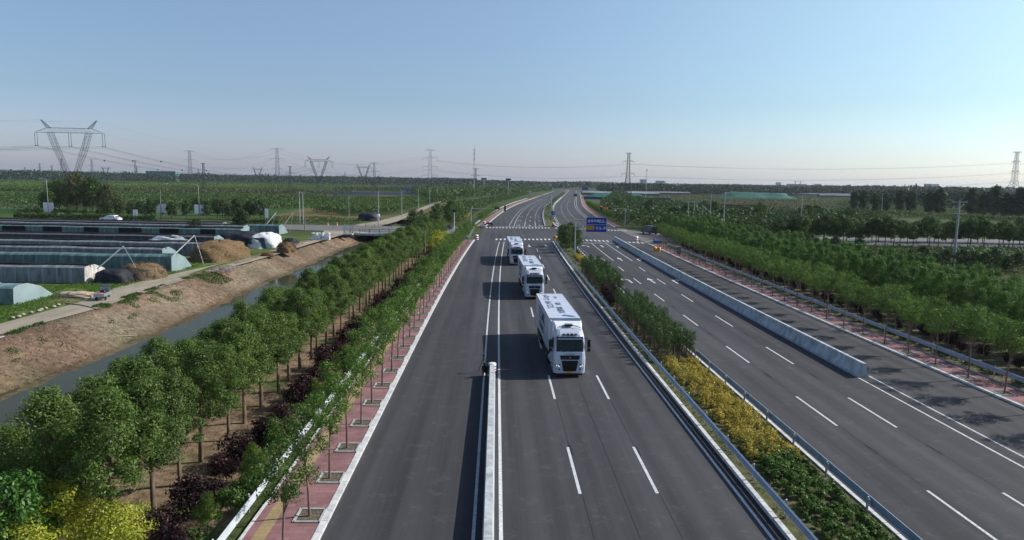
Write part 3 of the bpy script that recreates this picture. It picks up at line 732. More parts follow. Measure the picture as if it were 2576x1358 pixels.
for y in np.arange(83.5, 91, 1.3):
    for sx in (14.2, 15.2):
        rr = random.Random(k_+800); k_ += 1
        place(protoP[rr.randrange(3)], USED, (sx+cy(y), y, 0.1), rr.uniform(0, 6.28), (0.7, 0.7, 1.15),
              f"upright purple shrub in the median between the two green stretches, {ordw(k_)} from the near end", 'purple shrubs in the median')
protoM = [tree_proto('median_tree', 'x', 'tree', F_MID, M_BARK, 5.2, 1.0, 1.6, 24, 2600, 0.26, 0.12, 0.07, s_, zlo=0.8, crad=0.7) for s_ in (91, 92)]
for i, (x, y) in enumerate(((14.2, 149), (16.6, 152), (14.6, 156), (17.0, 160), (14.4, 163), (16.3, 166), (14.9, 171))):
    place(protoM[i % 2], USED, (x+cy(y), y, 0.1), i*1.3, 0.9+0.07*(i % 3), f"bushy dark green tree in the median, {ordw(i+1)} from the sign pole towards the junction", 'bushy trees at the junction end of the median')
def hedge(name, label, leaf, s0, s1, y0, y1, h, n, L, W, z0=0.1, lumps=0.35, group=None, stuff=False, edge=0.25):
    npl = int((s1-s0)*(y1-y0)*9)
    xs_ = rng.uniform(s0, s1, npl); ys_ = rng.uniform(y0, y1, npl)+rng.normal(0, .3, npl)
    keep = (vnoise(xs_, ys_, 0.8, 21)*.6+vnoise(xs_, ys_, 2.4, 22)*.4) > 0.20
    xs_, ys_ = xs_[keep], ys_[keep]; npl = len(xs_)
    hh = h*(0.45+0.55*vnoise(xs_, ys_, 0.9, 25))*rng.uniform(.75, 1.1, npl)*np.clip(np.minimum(xs_-s0, s1-xs_)/edge, 0.55, 1)
    cyv = np.array([cy(v) for v in ys_])
    cc = np.stack([xs_+cyv, ys_, z0+hh*.62], 1)
    P, N, tone = clumps(cc, np.clip(hh*.33, .12, .4), n, 1.15, 0.7)
    return tag(leaves(name, P, N, L, W, leaf, None, tone), label, 'hedge', group)
hedge('yellow_hedge', 'low golden-yellow hedge filling the median between the two guardrails', F_YEL, 14.0, 17.0, 35.8, 56.8, 1.0, 34000, 0.10, 0.06)
hedge('green_hedge', 'low green leafy hedge in the near end of the median', F_HEDGE, 14.1, 16.9, 20, 37.4, 0.9, 30000, 0.125, 0.08)
hedge('yellow_hedge', 'short yellow hedge in the median at the foot of the sign pole', F_YEL, 14.6+.6, 16.2+.6, 119, 141, 1.0, 7000, 0.16, 0.1)
hedge('green_hedge', 'low green ground cover strip behind the right guardrail', F_HEDGE, 40.9, 42.1, 40, 170, 0.35, 20000, 0.16, 0.09, 0, stuff=True)
def grass(name, label, pts, n, h, leaf, L=0.25, W=0.04, z0=0.0):
    P = np.array(pts); n = len(P)
    N = rng.normal(size=(n, 3))*np.array([1, 1, 0.2])
    P = P.copy(); P[:, 2] += z0+rng.uniform(0.02, h, n)
    return tag(leaves(name, P, N, L, W, leaf, None), label, kind='stuff')
def inpoly(xv, yv_, pg):
    c = np.zeros(len(xv), bool); j = len(pg)-1
    for i in range(len(pg)):
        xi, yi = pg[i]; xj, yj = pg[j]
        c ^= ((yi > yv_) != (yj > yv_)) & (xv < (xj-xi)*(yv_-yi)/((yj-yi) if yj != yi else 1e-9)+xi); j = i
    return c
def mass(name, label, pg, n, h0, h1, L, leaf, z0=0.0, wav=0.08, rows=None, power=0.5, kind='stuff', cat=None, seed=0, group=None, trunks=None):
    """a wood, plantation or ground cover that reads as one mass: leaf sprays through its volume"""
    pg = [(p[0], p[1]) for p in pg]; A = np.array(pg)
    mn, mx = A.min(0), A.max(0)
    xv = rng.uniform(mn[0], mx[0], n*3); yv_ = rng.uniform(mn[1], mx[1], n*3)
    k = inpoly(xv, yv_, pg); xv, yv_ = xv[k][:n], yv_[k][:n]; m_ = len(xv)
    if rows: yv_ = np.round(yv_/rows)*rows+rng.normal(0, rows*.17, m_)
    top = h0+(h1-h0)*(vnoise(xv, yv_, wav, seed)*0.6+vnoise(xv, yv_, wav*3.3, seed+1)*0.4)
    zz = z0+top*rng.uniform(0, 1, m_)**power
    N = rng.normal(size=(m_, 3))*0.6+np.array([0.1, -0.1, 0.45])
    tone = vnoise(xv, yv_, wav*1.7, seed+2)*0.55+rng.uniform(0, .45, m_)
    o = leaves(name, np.stack([xv, yv_, zz], 1), N, L, L*0.6, leaf, None, tone)
    return tag(o, label, cat, group, kind)
# grass along the dirt road and the bank
n = 26000
gx = rng.uniform(-62, -50.3, n); gy = rng.uniform(66, 122, n); q = vnoise(gx, gy, 0.25, 12) > 0.42
pts = np.stack([gx, gy, np.zeros(n)-.05], 1)[q]
grass('grass', 'rough green grass between the dirt road and the greenhouses', pts, 0, 0.22, F_HEDGE, 0.28, 0.07)
n = 26000
gx = -46.0+4.6*rng.uniform(0, 1, n)**1.6; gy = rng.uniform(40, 110, n); q = vnoise(gx, gy, 0.16, 9)*0.6+vnoise(gx, gy, 0.7, 8)*0.4 > np.where(gy < 95, 0.43, 0.52)
pts = np.stack([gx, gy, -2.75*np.clip((gx+44.6)/6.4, 0, 1)**1.15], 1)[q]
grass('grass', 'thin weeds on the upper canal bank', pts, 0, 0.2, F_MID, 0.24, 0.08)
n = 26000
gx = rng.uniform(12.95, 17.35, n); gy = rng.uniform(18, 176, n); pts = np.stack([gx+np.array([cy(v) for v in gy]), gy, gx*0+0.1], 1)
grass('grass', 'sparse weeds on the median soil', pts[vnoise(gx, gy, 0.8, 12) > 0.45], 0, 0.12, F_BAMB, 0.16, 0.05)

# ------------------------------------------------------------------ plantations, fields and woods farther off
FZ = [0.0]
def field(name, pts, col, c2=None, scale=0.15, z=None, rowst=(1, 1, 1)):
    FZ[0] += 0.006
    return structure(poly(MB(), pts, (-0.03+FZ[0]) if z is None else z).build(name, mat('field_'+str(len(MATS)), col, 0.98, var=0.3, scale=scale, c2=c2, stretch=rowst, detail=7, spec=0.02)))
V2 = lambda *a: [tuple(at(x, y))[:2] for x, y in a]
field('field', V2((-60, 478), (400, 476), (760, 482), (1110, 492), (1100, 515), (800, 545), (300, 540), (-60, 545)), (0.075, 0.10, 0.03), (0.06, 0.13, 0.045), 0.02)
field('field', V2((-80, 502), (150, 500), (170, 522), (-60, 530)), (0.045, 0.12, 0.045))
field('field', V2((300, 491), (720, 489), (640, 497), (300, 503)), (0.05, 0.115, 0.05))
field('field', V2((640, 489.5), (720, 486.5), (740, 488.5), (660, 493)), (0.24, 0.19, 0.13))
field('soil_patch', V2((690, 540), (790, 520), (860, 508), (930, 495), (960, 490), (990, 492), (830, 520), (860, 545), (1010, 540), (1060, 520), (1115, 506), (1125, 512), (1040, 552), (700, 556)), (0.20, 0.15, 0.09), (0.15, 0.14, 0.06), 0.08)
field('solar_field', V2((798, 486), (830, 482), (1090, 485), (1105, 487), (990, 491), (840, 490)), (0.03, 0.035, 0.07), (0.05, 0.055, 0.10), 0.4)
# right
field('bare_field', V2((1680, 499), (1900, 497), (2140, 512), (2140, 530), (1990, 536), (1760, 522)), (0.06, 0.048, 0.040), (0.085, 0.070, 0.050), 0.05)
field('field', V2((1500, 484), (2140, 484), (2180, 500), (1900, 500), (1500, 492)), (0.055, 0.065, 0.035), (0.085, 0.085, 0.055), 0.03)
field('field', V2((2000, 520), (2280, 524), (2650, 540), (2650, 560), (2000, 540)), (0.05, 0.065, 0.028), (0.08, 0.075, 0.045), 0.05)
field('gravel_track', V2((2030, 600), (2600, 612), (2600, 628), (2030, 612)), (0.13, 0.13, 0.14), None, 0.2)
field('ploughed_plot', V2((2230, 618), (2620, 640), (2620, 700), (2400, 672), (2240, 640)), (0.11, 0.085, 0.055), (0.07, 0.08, 0.035), 0.4, rowst=(0.3, 2, 1))
# plantations on the left of the canal
B1 = [(-79, 304), (-62, 286), (-48, 290), (-42.5, 317), (-43, 515), (-99, 510)]
B1 = [(-81, 306), (-60, 287), (-46, 292), (-44.5, 317), (-45, 515), (-99, 510)]
mass('nursery_plantation', 'dense low green nursery plantation beside the dirt path', B1, 42000, 2.6, 3.9, 0.75, F_LITE, wav=0.12, rows=3.0, seed=3, power=0.4)
mass('nursery_plantation', 'green nursery plantation behind the twin poles', [(-95, 330), (-210, 315), (-330, 420), (-330, 540), (-150, 560), (-104, 500)], 46000, 2.4, 3.6, 0.95, F_LITE, wav=0.06, rows=3.5, seed=4)
mass('nursery_plantation', 'dark green belt of young trees right below the dark wood on the left', V2((-60, 459.5), (600, 464), (1100, 474.5), (1120, 477), (600, 467.5), (-60, 464)), 60000, 3.0, 6.0, 1.6, F_MID, wav=0.02, seed=5)
mass('nursery_plantation', 'fresh light green belt of nursery woodland on the left', V2((-60, 465.5), (620, 469), (1120, 478), (760, 478), (500, 475), (-60, 472)), 80000, 3.5, 5.5, 1.35, foliage('fresh_leaf', (0.075, 0.135, 0.028), 0.3, var=0.3), wav=0.015, seed=41)
mass('nursery_plantation', 'mid green belt of nursery trees in front of the light one on the left', V2((-60, 475), (300, 476.5), (620, 478.5), (780, 480.5), (760, 484), (500, 484), (330, 483), (-60, 481)), 90000, 2.5, 4.5, 1.1, F_LITE, wav=0.03, seed=42)
field('stubble_strip', V2((-60, 472.4), (500, 475.4), (800, 479), (800, 480.3), (500, 478), (-60, 474.6)), (0.16, 0.13, 0.08), (0.10, 0.11, 0.05), 0.05)
mass('scrub', 'brown-green scrub and bare saplings behind the cross road on the left', V2((-60, 492), (330, 497), (640, 497), (700, 530), (300, 536), (-60, 530)), 14000, 0.6, 2.6, 0.7, F_BROWN, wav=0.08, seed=31)
mass('nursery_plantation', 'olive strip of saplings before the bright nursery woodland', V2((300, 484), (760, 484), (900, 488), (640, 491), (300, 490)), 12000, 2, 4.5, 1.4, foliage('sapling_leaf', (0.075, 0.085, 0.035), 0.25), wav=0.03, seed=32)
mass('nursery_plantation', 'dark edge of taller saplings on the far side of the low nursery', V2((840, 478), (1110, 479), (1115, 484), (840, 482)), 9000, 3, 6, 1.6, F_DARK, wav=0.03, seed=33)
mass('scrub', 'low green scrub over the bare field beyond the junction on the right', V2((1480, 487), (2140, 487), (2160, 530), (1760, 524), (1640, 500)), 30000, 0.4, 1.6, 1.1, F_MID, wav=0.02, seed=34)
mass('scrub', 'low green scrub between poplars and tree row on the right', V2((2140, 520), (2650, 540), (2650, 562), (2000, 540)), 16000, 0.4, 1.8, 0.8, F_MID, wav=0.04, seed=35)
mass('vineyard', 'trained rows of low plants beside the cross road', [(-64, 231), (-47, 230.5), (-46, 246), (-62, 262), (-84, 262), (-82, 236)], 3500, 0.8, 1.7, 0.4, F_MID, rows=4, wav=0.3, seed=6)
mass('far_wood', 'dark wood along the horizon on the left', V2((-60, 457), (300, 459.5), (600, 463), (1000, 470), (1200, 473))+V2((1200, 463), (900, 459), (500, 453), (100, 447), (-60, 445)), 170000, 12, 26, 3.8, F_FAR, wav=0.012, seed=7, power=0.6)
mass('far_wood', 'blue-green wood along the horizon beyond the road', [(-200, 1750), (-100, 1500), (300, 1720), (900, 1650), (2400, 1700), (2600, 2500), (-200, 2600)], 60000, 10, 20, 6.0, F_FAR, wav=0.01, seed=8, power=0.6)
mass('far_wood', 'pale poplar wood along the horizon on the right', [(560, 1020), (700, 900), (1250, 1000), (2400, 1300), (2600, 1900), (800, 1900)], 70000, 12, 22, 4.6, F_FAR, wav=0.02, seed=9, power=0.6)
mass('far_wood', 'grove of grey-green trees behind the tall steel pole on the right', [(165, 1010), (420, 1120), (760, 1220), (740, 1330), (400, 1260), (160, 1130)], 30000, 8, 17, 3.4, F_FAR, wav=0.03, seed=10, power=0.6)
mass('far_wood', 'roadside wood on the left of the far road', [(-34, 420), (-30, 560), (0, 760), (40, 960), (100, 1250), (-90, 1300), (-110, 900), (-60, 560)], 60000, 5, 9.5, 2.0, F_MID, wav=0.04, seed=11)
mass('far_wood', 'dense poplar wood right of the bare field', V2((2140, 505), (2650, 508), (2650, 545), (2500, 533), (2140, 518)), 52000, 8, 14, 1.9, F_FAR, wav=0.05, seed=12)
mass('roadside_shrubbery', 'mixed green shrubbery between canal and far left pavement', [(-11.5, 236), (-24, 236), (-26, 300), (-24, 400), (-2, 560), (40, 900), (44, 900), (10, 565), (0, 480), (-7.0, 380), (-10, 300)], 46000, 2.0, 5.0, 0.75, F_MID, wav=0.15, seed=13)
mass('yellow_ground_cover', 'patch of yellow shrubs beside the far left pavement', [(-18, 262), (-13, 264), (-10.6, 290), (-15, 286)], 2600, 1.5, 2.6, 0.5, F_YEL, wav=0.2, seed=14)
mass('roadside_shrubbery', 'dense dark shrubbery right of the junction', [(50, 222), (44.5, 250), (50, 330), (64, 430), (90, 560), (150, 900), (165, 900), (110, 560), (100, 430), (105, 330), (110, 300), (150, 285), (150, 262), (88, 215), (62, 212)], 90000, 3.0, 7.5, 0.95, F_DARK, wav=0.1, seed=15)
mass('yellow_ground_cover', 'strip of yellow shrubs beside the far right pavement', [(63, 400), (68, 400), (96, 560), (92, 560)], 3000, 2, 3.4, 0.8, F_YEL, wav=0.2, seed=16)
mass('roadside_shrubbery', 'green median planting beyond the junction', [(13.2+cy(v), v) for v in (246, 300, 400, 600, 1000)]+[(17.1+cy(v), v) for v in (1000, 600, 400, 300, 246)], 16000, 1.2, 3.6, 0.6, F_MID, wav=0.2, seed=17)
mass('scrub', 'low scrub on the plot between grove and tree row at right', [(66, 124), (100, 118), (140, 150), (128, 166), (90, 168), (74, 150)], 9000, 0.8, 2.2, 0.55, F_MID, wav=0.3, seed=18)
mass('far_wood', 'very distant blue tree line along the whole horizon', [(-5200, 3300), (-5200, 4400), (5200, 4400), (5200, 2900), (2500, 2800), (0, 3300)], 60000, 10, 24, 12, F_FAR, wav=0.004, seed=19, power=0.6)

# individual trees along the cross road (left) and the track (right)
protoD = [tree_proto('roadside_tree', 'x', 'tree', F_DARK, M_BARK, 6.4, 1.6, 2.3, 26, 2600, 0.36, 0.2, 0.13, s_, zlo=1.4, crad=1.0) for s_ in (101, 102, 103)]
xl = [(330, 250), (352, 252), (380, 248), (405, 251), (432, 249), (470, 252), (520, 250), (548, 254), (575, 250), (602, 252), (628, 249), (655, 248), (300, 252), (270, 250), (630, 262), (596, 262)]
for i, (px, Y_) in enumerate(xl):
    place(protoD[i % 3], USED, (atY(px, Y_), Y_, 0), i*1.7, 0.85+0.12*((i*5) % 4)/1.5, f"dark roadside tree behind the cross road, {ordw(i+1)} of the row between the banner lamps", 'dark trees behind the cross road')
big = tree_proto('bushy_tree', 'x', 'tree', foliage('olive_leaf', (0.070, 0.085, 0.034), 0.25), M_BARK, 12, 2.0, 5.0, 40, 4200, 0.6, 0.3, 0.22, 111, zlo=1.5, crad=2.0)
big2 = tree_proto('bushy_tree', 'x', 'tree', F_MID, M_BARK, 12, 2.0, 5.0, 40, 4200, 0.6, 0.3, 0.22, 112, zlo=1.5, crad=2.0)
for i, (px, Y_, s_, pr, t_) in enumerate(((150, 300, 1.05, big2, 'olive green spreading tree below the left arm of the big pylon'), (195, 296, 1.3, big, 'tall olive-brown spreading tree at the foot of the big pylon'), (235, 292, 1.15, big2, 'large green spreading tree right of the big pylon foot'),
                                       (268, 286, .95, big, 'brownish twiggy tree right of the pylon, beside the banner lamp'), (120, 285, .7, big2, 'smaller green tree left of the big pylon foot'), (300, 285, .5, big, 'small brownish tree between pylon and banner lamp'),
                                       (560, 275, .55, big, 'brownish tree behind the banner lamp with two boards'), (500, 272, .6, big2, 'green tree just left of the right-hand banner lamp'), (610, 275, .55, big2, 'green tree at the right end of the cross road row'))):
    place(pr, USED, (atY(px, Y_), Y_, 0), i*2.1, s_, t_)
for i, (px, Y_, s_) in enumerate(((70, 246, .5), (100, 244, .55), (140, 245, .5), (175, 243, .55), (215, 244, .5), (250, 244, .55))):
    place(protoD[i % 3], USED, (atY(px, Y_), Y_, 0), i*1.7, s_, f"low dark bush behind the cross road hedge, {ordw(i+1)} from the left", 'low dark bushes below the big pylon')
mass('roadside_hedge', 'clipped dark green hedge beside the cross road on the left', [(atY(30, 236), 237), (atY(392, 233), 234), (atY(392, 238), 238), (atY(30, 240), 241)], 9000, 1.2, 2.4, 0.45, F_MID, wav=0.3, seed=21, kind=None, cat='hedge')
mass('roadside_hedge', 'short green hedge between the two banner lamps', [(atY(605, 229), 230), (atY(700, 228), 229), (atY(700, 232), 232), (atY(605, 233), 233)][::1], 2500, 1.0, 2.0, 0.4, F_MID, wav=0.3, seed=22, kind=None, cat='hedge')
place(protoD[0], USED, (atY(612, 190), 188, 0), 1, 1.05, 'green tree among the dark greenhouses near the red heap')
place(protoD[1], USED, (atY(502, 175), 173, 0), 2, 0.75, 'green tree standing behind the white tarpaulin heap')
place(protoM[0], USED, (-23.5, 196, -1), 2, 1.5, 'leafy tree beside the near bridge railing')
place(protoM[1], USED, (-15.5, 236, 0), 2, 1.6, 'round dark green tree beyond the bridge beside the pale signal pole')
place(protoM[0], USED, (-20.5, 240, 0), 4, 1.4, 'dark green tree beyond the bridge above the parked blue-grey car')
place(protoM[1], USED, (-26.5, 246, 0), 1, 0.9, 'small green tree beside the water beyond the bridge')
protoT = [tree_proto('track_tree', 'x', 'tree', F_MID, M_BARK, 6.6, 2.0, 2.3, 26, 2600, 0.34, 0.18, 0.11, s_, zlo=1.9, crad=1.0, flat=0.6) for s_ in (121, 122)]
k_ = 0
for row, Y_ in enumerate((178, 192)):
    for px in np.arange(1960+row*12, 2660, 27):
        rr = random.Random(int(px)); k_ += 1
        place(protoT[k_ % 2], USED, (atY(px, Y_)+rr.uniform(-1, 1), Y_+rr.uniform(-1.5, 1.5), 0), k_*1.9, rr.uniform(.85, 1.15), f"round-crowned tree, {ordw(k_ if row == 0 else k_-n0)} from left, {'front' if row == 0 else 'back'} row beside grey track", 'trees along the grey track on the right')
    n0 = k_
k_ = 0
for px, Y_ in ((2130, 140), (2160, 150), (2190, 136), (2290, 128), (2320, 132), (2350, 126), (2378, 130), (2420, 126), (2445, 130), (2475, 124), (2500, 128), (2530, 122), (2560, 126), (2100, 155), (2075, 160), (2040, 165), (2010, 172)):
    k_ += 1
    place(protoD[k_ % 3], USED, (atY(px, Y_), Y_, 0), k_*2.2, 0.5+0.06*(k_ % 3), f"low dark tree on the wired plot, {ordw(k_)} counted outwards from the tall pole", 'low trees on the wired plot')
protoPine = [tree_proto('poplar', 'x', 'tree', F_DARK, M_BARK, 15, 1.6, 3.4, 40, 3600, 0.75, 0.4, 0.2, s_, zlo=1.5, crad=1.7, shape='oval') for s_ in (131, 132)]
for i, (px, Y_, s_) in enumerate(((2148, 436, .85), (2170, 430, .9), (2200, 417, .8), (2225, 413, .85), (2262, 413, .95), (2290, 410, .9), (2335, 386, .95), (2362, 383, 1.0), (2440, 372, 1.05), (2470, 365, .9), (2500, 360, 1.15), (2530, 355, .9), (2560, 352, 1.1), (2592, 350, 1.2))):
    place(protoPine[i % 2], USED, (atY(px, Y_), Y_, 0), i*1.4, s_, f"tall dark poplar, {ordw(i+1)} from the left beyond the bare field", 'tall dark poplars beyond the bare field')
for i, (x, y, s_) in enumerate(((72, 262, 1.2), (84, 268, 1.3), (95, 262, 1.1), (105, 275, 1.25), (64, 250, 1.1), (78, 240, 1.0), (92, 243, 1.15), (110, 250, 1.1), (66, 300, 1.3), (90, 300, 1.2), (60, 272, 1.0), (118, 262, 1.2), (126, 272, 1.2), (134, 262, 1.1), (58, 330, 1.2))):
    place(protoT[i % 2], USED, (x, y, 0), i*1.9, s_, f"dark rounded tree above the thicket right of the junction, {ordw(i+1)} of the group", 'rounded trees in the thicket right of the junction')
gt = place(protoGo[0], USED, (52.0, 238, 0), 1.0, 1.6, 'yellow-green bush behind the right signal pole')
# far street trees, both pavements
for i, y in enumerate(np.arange(236, 330, 5.0)):
    place(protoY[i % 3], USED, (-9.2+cy(y), y, 0.1), i*1.1, 1.0, f"small street tree beyond the junction, {ordw(i+1)} along the left pavement", 'street trees beyond the junction, left')
for i, y in enumerate(np.arange(262, 420, 7.0)):
    place(protoY[i % 3], USED, (38.2+cy(y), y, 0.1), i*1.1, 1.1, f"small street tree beyond the junction, {ordw(i+1)} along the right pavement", 'street trees beyond the junction, right')

# ------------------------------------------------------------------ guardrails and dividers
def guardrail(s, y0, y1, label, material, face=1, post_side=1, top=0.86, waves=3, step=4.0, y_post=None, post_mat=None):
    """corrugated beam in 4 m lengths on round posts with spacer blocks; face = side (x) the beam looks to"""
    root = empty('guardrail', (s+cy(y0), y0, 0), 0, label, 'guardrail')
    Y = ys(y0, y1); mb = MB()
    n = waves*4+1; hh = 0.13*waves+0.02
    prof = [(face*(0.045 if (k % 4) in (1, 2) else -0.02), top-hh*k/(n-1)) for k in range(n)]
    vs = []
    for y in Y:
        for x, z in prof: vs.append((s+cy(y)+x-(s+cy(y0)), y-y0, z))
        for x, z in prof[::-1]: vs.append((s+cy(y)+x-face*0.012-(s+cy(y0)), y-y0, z))
    m_ = 2*n
    fs = [(i*m_+k, i*m_+(k+1) % m_, (i+1)*m_+(k+1) % m_, (i+1)*m_+k) for i in range(len(Y)-1) for k in range(m_)]
    mb.add(vs, fs); mb.add(vs[:m_], [tuple(range(m_))]); mb.add(vs[-m_:], [tuple(range(m_))[::-1]])
    mb.build('beam', material, root)
    pm = None; bm_ = None; cnt = 0
    y = y0+0.5 if y_post is None else y_post
    pts_ = []
    while y < y1: pts_.append(y); y += step
    for y in pts_[:100]:
        px_ = s-face*0.2+cy(y)-(s+cy(y0))
        if pm is None:
            po = MB().lathe([(0.057, 0), (0.057, top+0.02), (0.06, top+0.03), (0.0, top+0.06)], 10).build('post', post_mat or M_STEEL, root); pm = po
            bk = MB().box((face*0.1, 0, top-0.2), (0.14, 0.12, 0.26)).build('spacer', material, po)
            po.location = (px_, y-y0, 0)
        else:
            c = pm.copy(); C.objects.link(c); c.parent = root; c.location = (px_, y-y0, 0)
            b2 = bk.copy(); C.objects.link(b2); b2.parent = c
    return root
guardrail(13.02, 20, 175, 'blue-grey corrugated guardrail on the left edge of the median', M_RAIL, -1, 1, 0.98, y_post=21.5)
guardrail(17.42, 20, 174, 'blue-grey corrugated guardrail on the right edge of the median', M_RAIL, 1, 1, 0.90, y_post=22.0)
guardrail(-10.78, 20, 176, 'white corrugated guardrail between left pavement and shrubs', M_RAILW, 1, 1, 0.85, y_post=22.0)
guardrail(40.15, 34, 168, 'pale corrugated guardrail behind the right pavement', M_RAIL, -1, 1, 0.90, y_post=37.8)
guardrail(-10.9, 234, 620, 'white guardrail beyond the junction beside the left pavement', M_RAILW, 1, 1, 0.95, y_post=236)
guardrail(12.95, 242, 420, 'guardrail on the left edge of the median beyond the junction', M_RAIL, -1, 1, 0.9)
guardrail(17.55, 330, 700, 'white guardrail on the right edge of the median beyond the junction', M_RAILW, 1, 1, 0.9)
# concrete dividers
def divider(s, y0, y1, label, base=0.5, topw=0.3, h=1.0, seg=4.0):
    root = empty('concrete_divider', (s, y0, 0), 0, label, 'concrete barrier')
    y = y0; first = True
    while y < y1-0.1:
        L = min(seg, y1-y)-0.035
        b, t, x = base/2, topw/2, s+cy(y)-s
        x2 = cy(y+L)
        pr = [(-b, 0), (-b, 0.12), (-t-0.03, h*0.55), (-t, h), (t, h), (t+0.03, h*0.55), (b, 0.12), (b, 0)]
        mb = MB(); n = len(pr)
        vs = [(p[0]+x, y-y0, p[1]) for p in pr]+[(p[0]+x2, y-y0+L, p[1]) for p in pr]
        mb.add(vs, [tuple(range(n)), tuple(range(n, 2*n))[::-1]]+[(i, i+n, (i+1) % n+n, (i+1) % n) for i in range(n)])
        mb.build('concrete_block', M_CONC_W, root)
        y += min(seg, y1-y)
    return root
dv = divider(-0.17, 18, 52.6, 'narrow white concrete divider between the two solid lines on the left carriageway', 0.5, 0.34, 1.0)
sl_ = MB(); sl_.lathe([(0.30, 0.45), (0.31, 1.02), (0.27, 1.06), (0.0, 1.07)], 20, (0, 34.55, 0)).build('end_sleeve', M_WHITE, dv)
for z in (0.55, 0.78):
    bnd = MB(); bnd.lathe([(0.315, z), (0.318, z+0.1), (0.30, z+0.1)], 20, (0, 34.55, 0)).build('red_band', M_RED, dv)
divider(29.45, 53.3, 183, 'long pale concrete divider on the right carriageway', 0.78, 0.26, 1.12, 6.0)

# ------------------------------------------------------------------ articulated trucks
def quadpanel(mb, pts, th=0.012, out=(0, -1, 0)):
    o_ = Vector(out)*th; p = [Vector(q) for q in pts]; n = len(p)
    mb.add([q+o_ for q in p]+[q for q in p], [tuple(range(n)), tuple(range(n, 2*n))[::-1]]+[(i, i+n, (i+1) % n+n, (i+1) % n) for i in range(n)])
def front_y(z):
    Zs = [0.3, 0.9, 1.4, 1.9, 2.0, 3.0, 3.1, 3.3, 3.6, 3.85]; Ys_ = [0.10, 0.0, 0.0, 0.05, 0.08, 0.34, 0.33, 0.45, 0.85, 1.5]
    return float(np.interp(z, Zs, Ys_))
def make_truck():
    root = empty('articulated_truck', (0, 0, 0), 0, 'x', 'truck')
    # cab shell lofted from rounded rectangles
    rings = []
    for z in (0.32, 0.6, 0.9, 1.2, 1.4, 1.7, 1.9, 2.0, 2.35, 2.7, 3.0, 3.1, 3.3, 3.5, 3.65, 3.8):
        yf = front_y(z); hw = float(np.interp(z, [0.3, 1.4, 1.9, 3.0, 3.4, 3.8], [1.22, 1.24, 1.24, 1.17, 1.10, 1.0]))
        c = 0.28 if z < 3.2 else 0.35; yb = 2.35
        rings.append([(-hw+c, yf, z), (hw-c, yf, z), (hw-c*0.35, yf+c*0.35, z), (hw, yf+c, z), (hw, yb, z), (-hw, yb, z), (-hw, yf+c, z), (-hw+c*0.35, yf+c*0.35, z)])
    mb = MB(); mb.loft(rings); cab = mb.build('cab', M_TRUCK, root)
    # roof fairing and side deflectors
    f = MB()
    f.loft([[(-1.0, 0.9, 3.62), (1.0, 0.9, 3.62), (1.16, 2.0, 3.62), (-1.16, 2.0, 3.62)], [(-0.98, 1.5, 3.82), (0.98, 1.5, 3.82), (1.16, 2.05, 3.85), (-1.16, 2.05, 3.85)], [(-1.05, 2.2, 3.98), (1.05, 2.2, 3.98), (1.15, 2.5, 3.98), (-1.15, 2.5, 3.98)]])
    f.build('roof_fairing', M_WHITE, root)
    for s in (-1, 1):
        g = MB(); g.box((s*1.2, 2.75, 2.3), (0.06, 0.75, 3.3)); g.build('side_fairing', M_TRUCK, root)
    hatch = MB().box((0, 1.35, 3.9), (0.62, 0.5, 0.1)).build('roof_hatch', M_DGLASS, root)
    hr = MB(); hr.tube([(-0.9, 1.1, 3.72), (-0.6, 1.05, 3.86), (-0.3, 1.2, 3.9)], 0.025, 6); hr.build('air_horn', M_BLACK, root)
    hr = MB(); hr.tube([(0.9, 1.1, 3.72), (0.6, 1.05, 3.86), (0.3, 1.2, 3.9)], 0.025, 6); hr.build('air_horn', M_BLACK, root)
    def fp(x, z, d=0.012):
        c = 0.28; hw = 1.2; y = front_y(z)
        ax = abs(x)
        if ax > hw-c: y += (ax-(hw-c))*0.55
        return (x, y-d, z)
    # windscreen, visor, grilles
    ws = MB()
    for xa, xb in ((-1.06, -.925), (-.925, .925), (.925, 1.06)): quadpanel(ws, [fp(xa, 2.06, .012), fp(xb, 2.06, .012), fp(xb*.98, 2.95, .012), fp(xa*.98, 2.95, .012)], .008)
    wsc = ws.build('windscreen', M_DGLASS, root)
    gf = MB()
    for a, b in (((-1.0, 2.05), (1.0, 2.05)), ((0.99, 2.05), (0.96, 2.95)), ((-0.99, 2.05), (-0.96, 2.95))):
        gf.tube([fp(*a, .02), fp(*b, .02)], 0.028, 5)
    gf.build('windscreen_seal', M_BLACK, root)
    vz = MB(); vz.loft([[fp(-1.08, 2.98, .03), fp(1.08, 2.98, .03), fp(1.08, 3.02, -.05), fp(-1.08, 3.02, -.05)], [fp(-1.02, 3.12, .14), fp(1.02, 3.12, .14), fp(1.02, 3.16, .0), fp(-1.02, 3.16, .0)]]); vz.build('sun_visor', M_DGLASS, root)
    for x in (-0.45, 0.1):
        wp = MB(); wp.tube([fp(x-.1, 2.02, .03), fp(x+0.45, 2.16, .035)], 0.013, 4); wp.build('wiper', M_BLACK, root)
    gr_ = MB(); quadpanel(gr_, [fp(-0.72, 1.43, .0), fp(0.72, 1.43, .0), fp(0.78, 1.76, .0), fp(-0.78, 1.76, .0)], .03); gu = gr_.build('upper_grille', M_BLACK, root)
    em = MB(); em.lathe([(0.0, 0), (0.06, 0.01), (0.055, 0.02)], 3); e = em.build('emblem', M_STEEL, gu); e.matrix_local = Matrix.Translation((0, -0.035, 1.59)) @ Matrix.Rotation(PI/2, 4, 'X') @ Matrix.Rotation(PI/2, 4, 'Z')
    em = MB(); pts = [(0.085*math.cos(a), 0.085*math.sin(a)) for a in [PI/2+2*PI*k/3 for k in range(3)]]
    em.tube([(p[0], -0.04, 1.59+p[1]) for p in pts+pts[:1]], 0.014, 4); em.build('emblem_ring', M_STEEL, gu)
